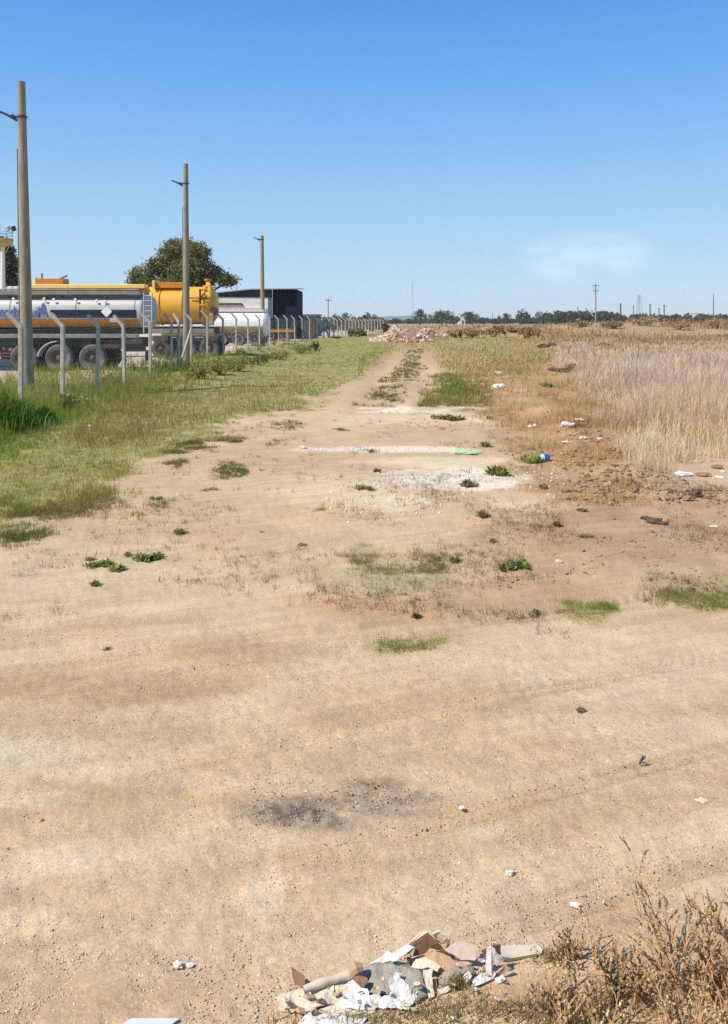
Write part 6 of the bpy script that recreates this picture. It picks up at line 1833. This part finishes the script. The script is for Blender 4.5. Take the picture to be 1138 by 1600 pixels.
# ------------------------------------------------------------------ heaps of rubble and brush on the far track
def rubble(label, cx, cy, wpx, hpx, Y, n, seed, mats, smin, smax):
    q = Y / FPX
    x0 = (cx - PX0) * q; g = float(gz(x0, Y))
    root = thing('rubble_pile', label, 'rubble', (x0, Y, g), 0, 'rubble piles at the end of the track')
    protos = []
    for k in range(6):
        bm = bmesh.new(); bmesh.ops.create_cube(bm, size=1.0)
        r_ = random.Random(seed + k)
        for v in bm.verts: v.co += Vector((r_.uniform(-.2, .2), r_.uniform(-.2, .2), r_.uniform(-.2, .2)))
        bmesh.ops.bevel(bm, geom=bm.edges[:], offset=.1, segments=1, affect='EDGES')
        me = bpy.data.meshes.new('rubble_chunk'); bm.to_mesh(me); bm.free(); me.materials.append(mats[k % len(mats)])
        protos.append(me)
    r_ = random.Random(seed * 3)
    W, Hh = wpx * q / 2, hpx * q
    core = MB()
    kk = 14
    ringv = [(0, 0, Hh * .72)] + [(W * .5 * math.cos(2 * math.pi * i / kk), W * .35 * math.sin(2 * math.pi * i / kk), Hh * .42 * (1 + .2 * math.sin(i * 2.1))) for i in range(kk)] + [(W * .95 * math.cos(2 * math.pi * i / kk), W * .6 * math.sin(2 * math.pi * i / kk), -.05) for i in range(kk)]
    core.add(ringv, [(0, 1 + i, 1 + (i + 1) % kk) for i in range(kk)] + [(1 + i, 1 + kk + i, 1 + kk + (i + 1) % kk, 1 + (i + 1) % kk) for i in range(kk)])
    core.build('rubble_core', M['clod'], root)
    for k in range(n):
        a = r_.uniform(0, 6.28); d = math.sqrt(r_.uniform(0, 1))
        px_, py_ = d * W * math.cos(a), d * W * .6 * math.sin(a)
        zz = max(0, Hh * (1 - d) ** .9 * r_.uniform(.72, 1.02)) * (.75 + .25 * math.sin(px_ * 2 + seed))
        s = r_.uniform(smin, smax)
        o = bpy.data.objects.new('rubble_chunk', protos[r_.randrange(6)])
        o.location = (px_, py_, zz + s * .1); o.scale = (s, s * r_.uniform(.6, 1), s * r_.uniform(.45, .9))
        o.rotation_euler = (r_.uniform(-.6, .6), r_.uniform(-.6, .6), r_.uniform(0, 6.28))
        COL.objects.link(o); o.parent = root
rubble('pale pinkish rubble pile at the left end of the track', 628, 533, 96, 29, 82, 230, 3, [M['rub_a'], M['rub_b'], M['rub_a'], M['rub_b'], M['rub_c'], M['rub_a']], .18, .58)
rubble('redder low rubble pile right behind the pale one', 668, 524, 64, 17, 98, 130, 8, [M['rub_c'], M['rub_a'], M['rub_b'], M['rub_c'], M['rub_a'], M['rub_b']], .2, .52)
BR = [(0.42, 0.29, 0.14), (0.52, 0.37, 0.19), (0.33, 0.24, 0.11), (0.58, 0.44, 0.24)]
for i, (px, Y, w, h, lab, c) in enumerate(((715, 96, 1.6, 1.2, 'dry brown brush heap right of the redder rubble', BR), (738, 94, 1.8, 1.5, 'second dry brush heap right of the rubble, taller', BR), (772, 97, 2.2, 1.5, 'rounded dry brush heap in the middle of the far track', [(0.3, 0.2, 0.12), (0.36, 0.25, 0.14)]),
        (800, 104, 1.5, .9, 'low dry brush right of the rounded heap', BR), (828, 92, 1.9, 1.5, 'reddish brown bush before the dark hedge', [(0.36, 0.22, 0.11), (0.44, 0.29, 0.14)]), (560, 100, 1.8, 1.1, 'dry yellowish brush left of the pale rubble by the fence', [(0.36, 0.28, 0.12), (0.26, 0.2, 0.09)]),
        (602, 118, .9, 2.4, 'brown bush top at the far end of the fence', [(0.16, 0.08, 0.05), (0.25, 0.13, 0.08)]), (1010, 125, 3.2, 1.7, 'rusty scrub on the mound below the horizon poles', BR), (1060, 120, 3.5, 1.9, 'rusty scrub on the mound right of the previous one', [(0.48, 0.32, 0.16), (0.38, 0.26, 0.13)]),
        (1120, 122, 3.5, 1.6, 'dark rusty scrub at the right edge of the mound', BR), (960, 122, 3.0, 1.4, 'pale rusty scrub below the woodland end', [(0.42, 0.28, 0.15), (0.32, 0.2, 0.1)]), (905, 130, 3.0, 1.3, 'straw coloured scrub left of the field pole', [(0.44, 0.32, 0.17), (0.34, 0.22, 0.12)]))):
    x = (px - PX0) / FPX * Y
    shrub('brush_heap', lab, 'brush', (x, Y, float(gz(x, Y))), w, h, 900, .16, c, 'dry brush on the far field', 800 + i)

# ------------------------------------------------------------------ thin dry haze that pales the far trees and masts
def haze():
    hm = bpy.data.materials.new('thin_haze'); hm.use_nodes = True
    N, L = hm.node_tree.nodes, hm.node_tree.links
    N.clear()
    out = N.new('ShaderNodeOutputMaterial'); v = N.new('ShaderNodeVolumePrincipled')
    v.inputs['Color'].default_value = (0.97, 0.98, 1.0, 1)
    v.inputs['Density'].default_value = 0.0002
    v.inputs['Anisotropy'].default_value = 0.0
    L.new(v.outputs[0], out.inputs['Volume'])
    o = MB().box((0, 0, 24), (5400, 5400, 54)).build('haze', hm)
    tag(o, 'thin pale haze over the whole plain', None, None, 'stuff')
haze()
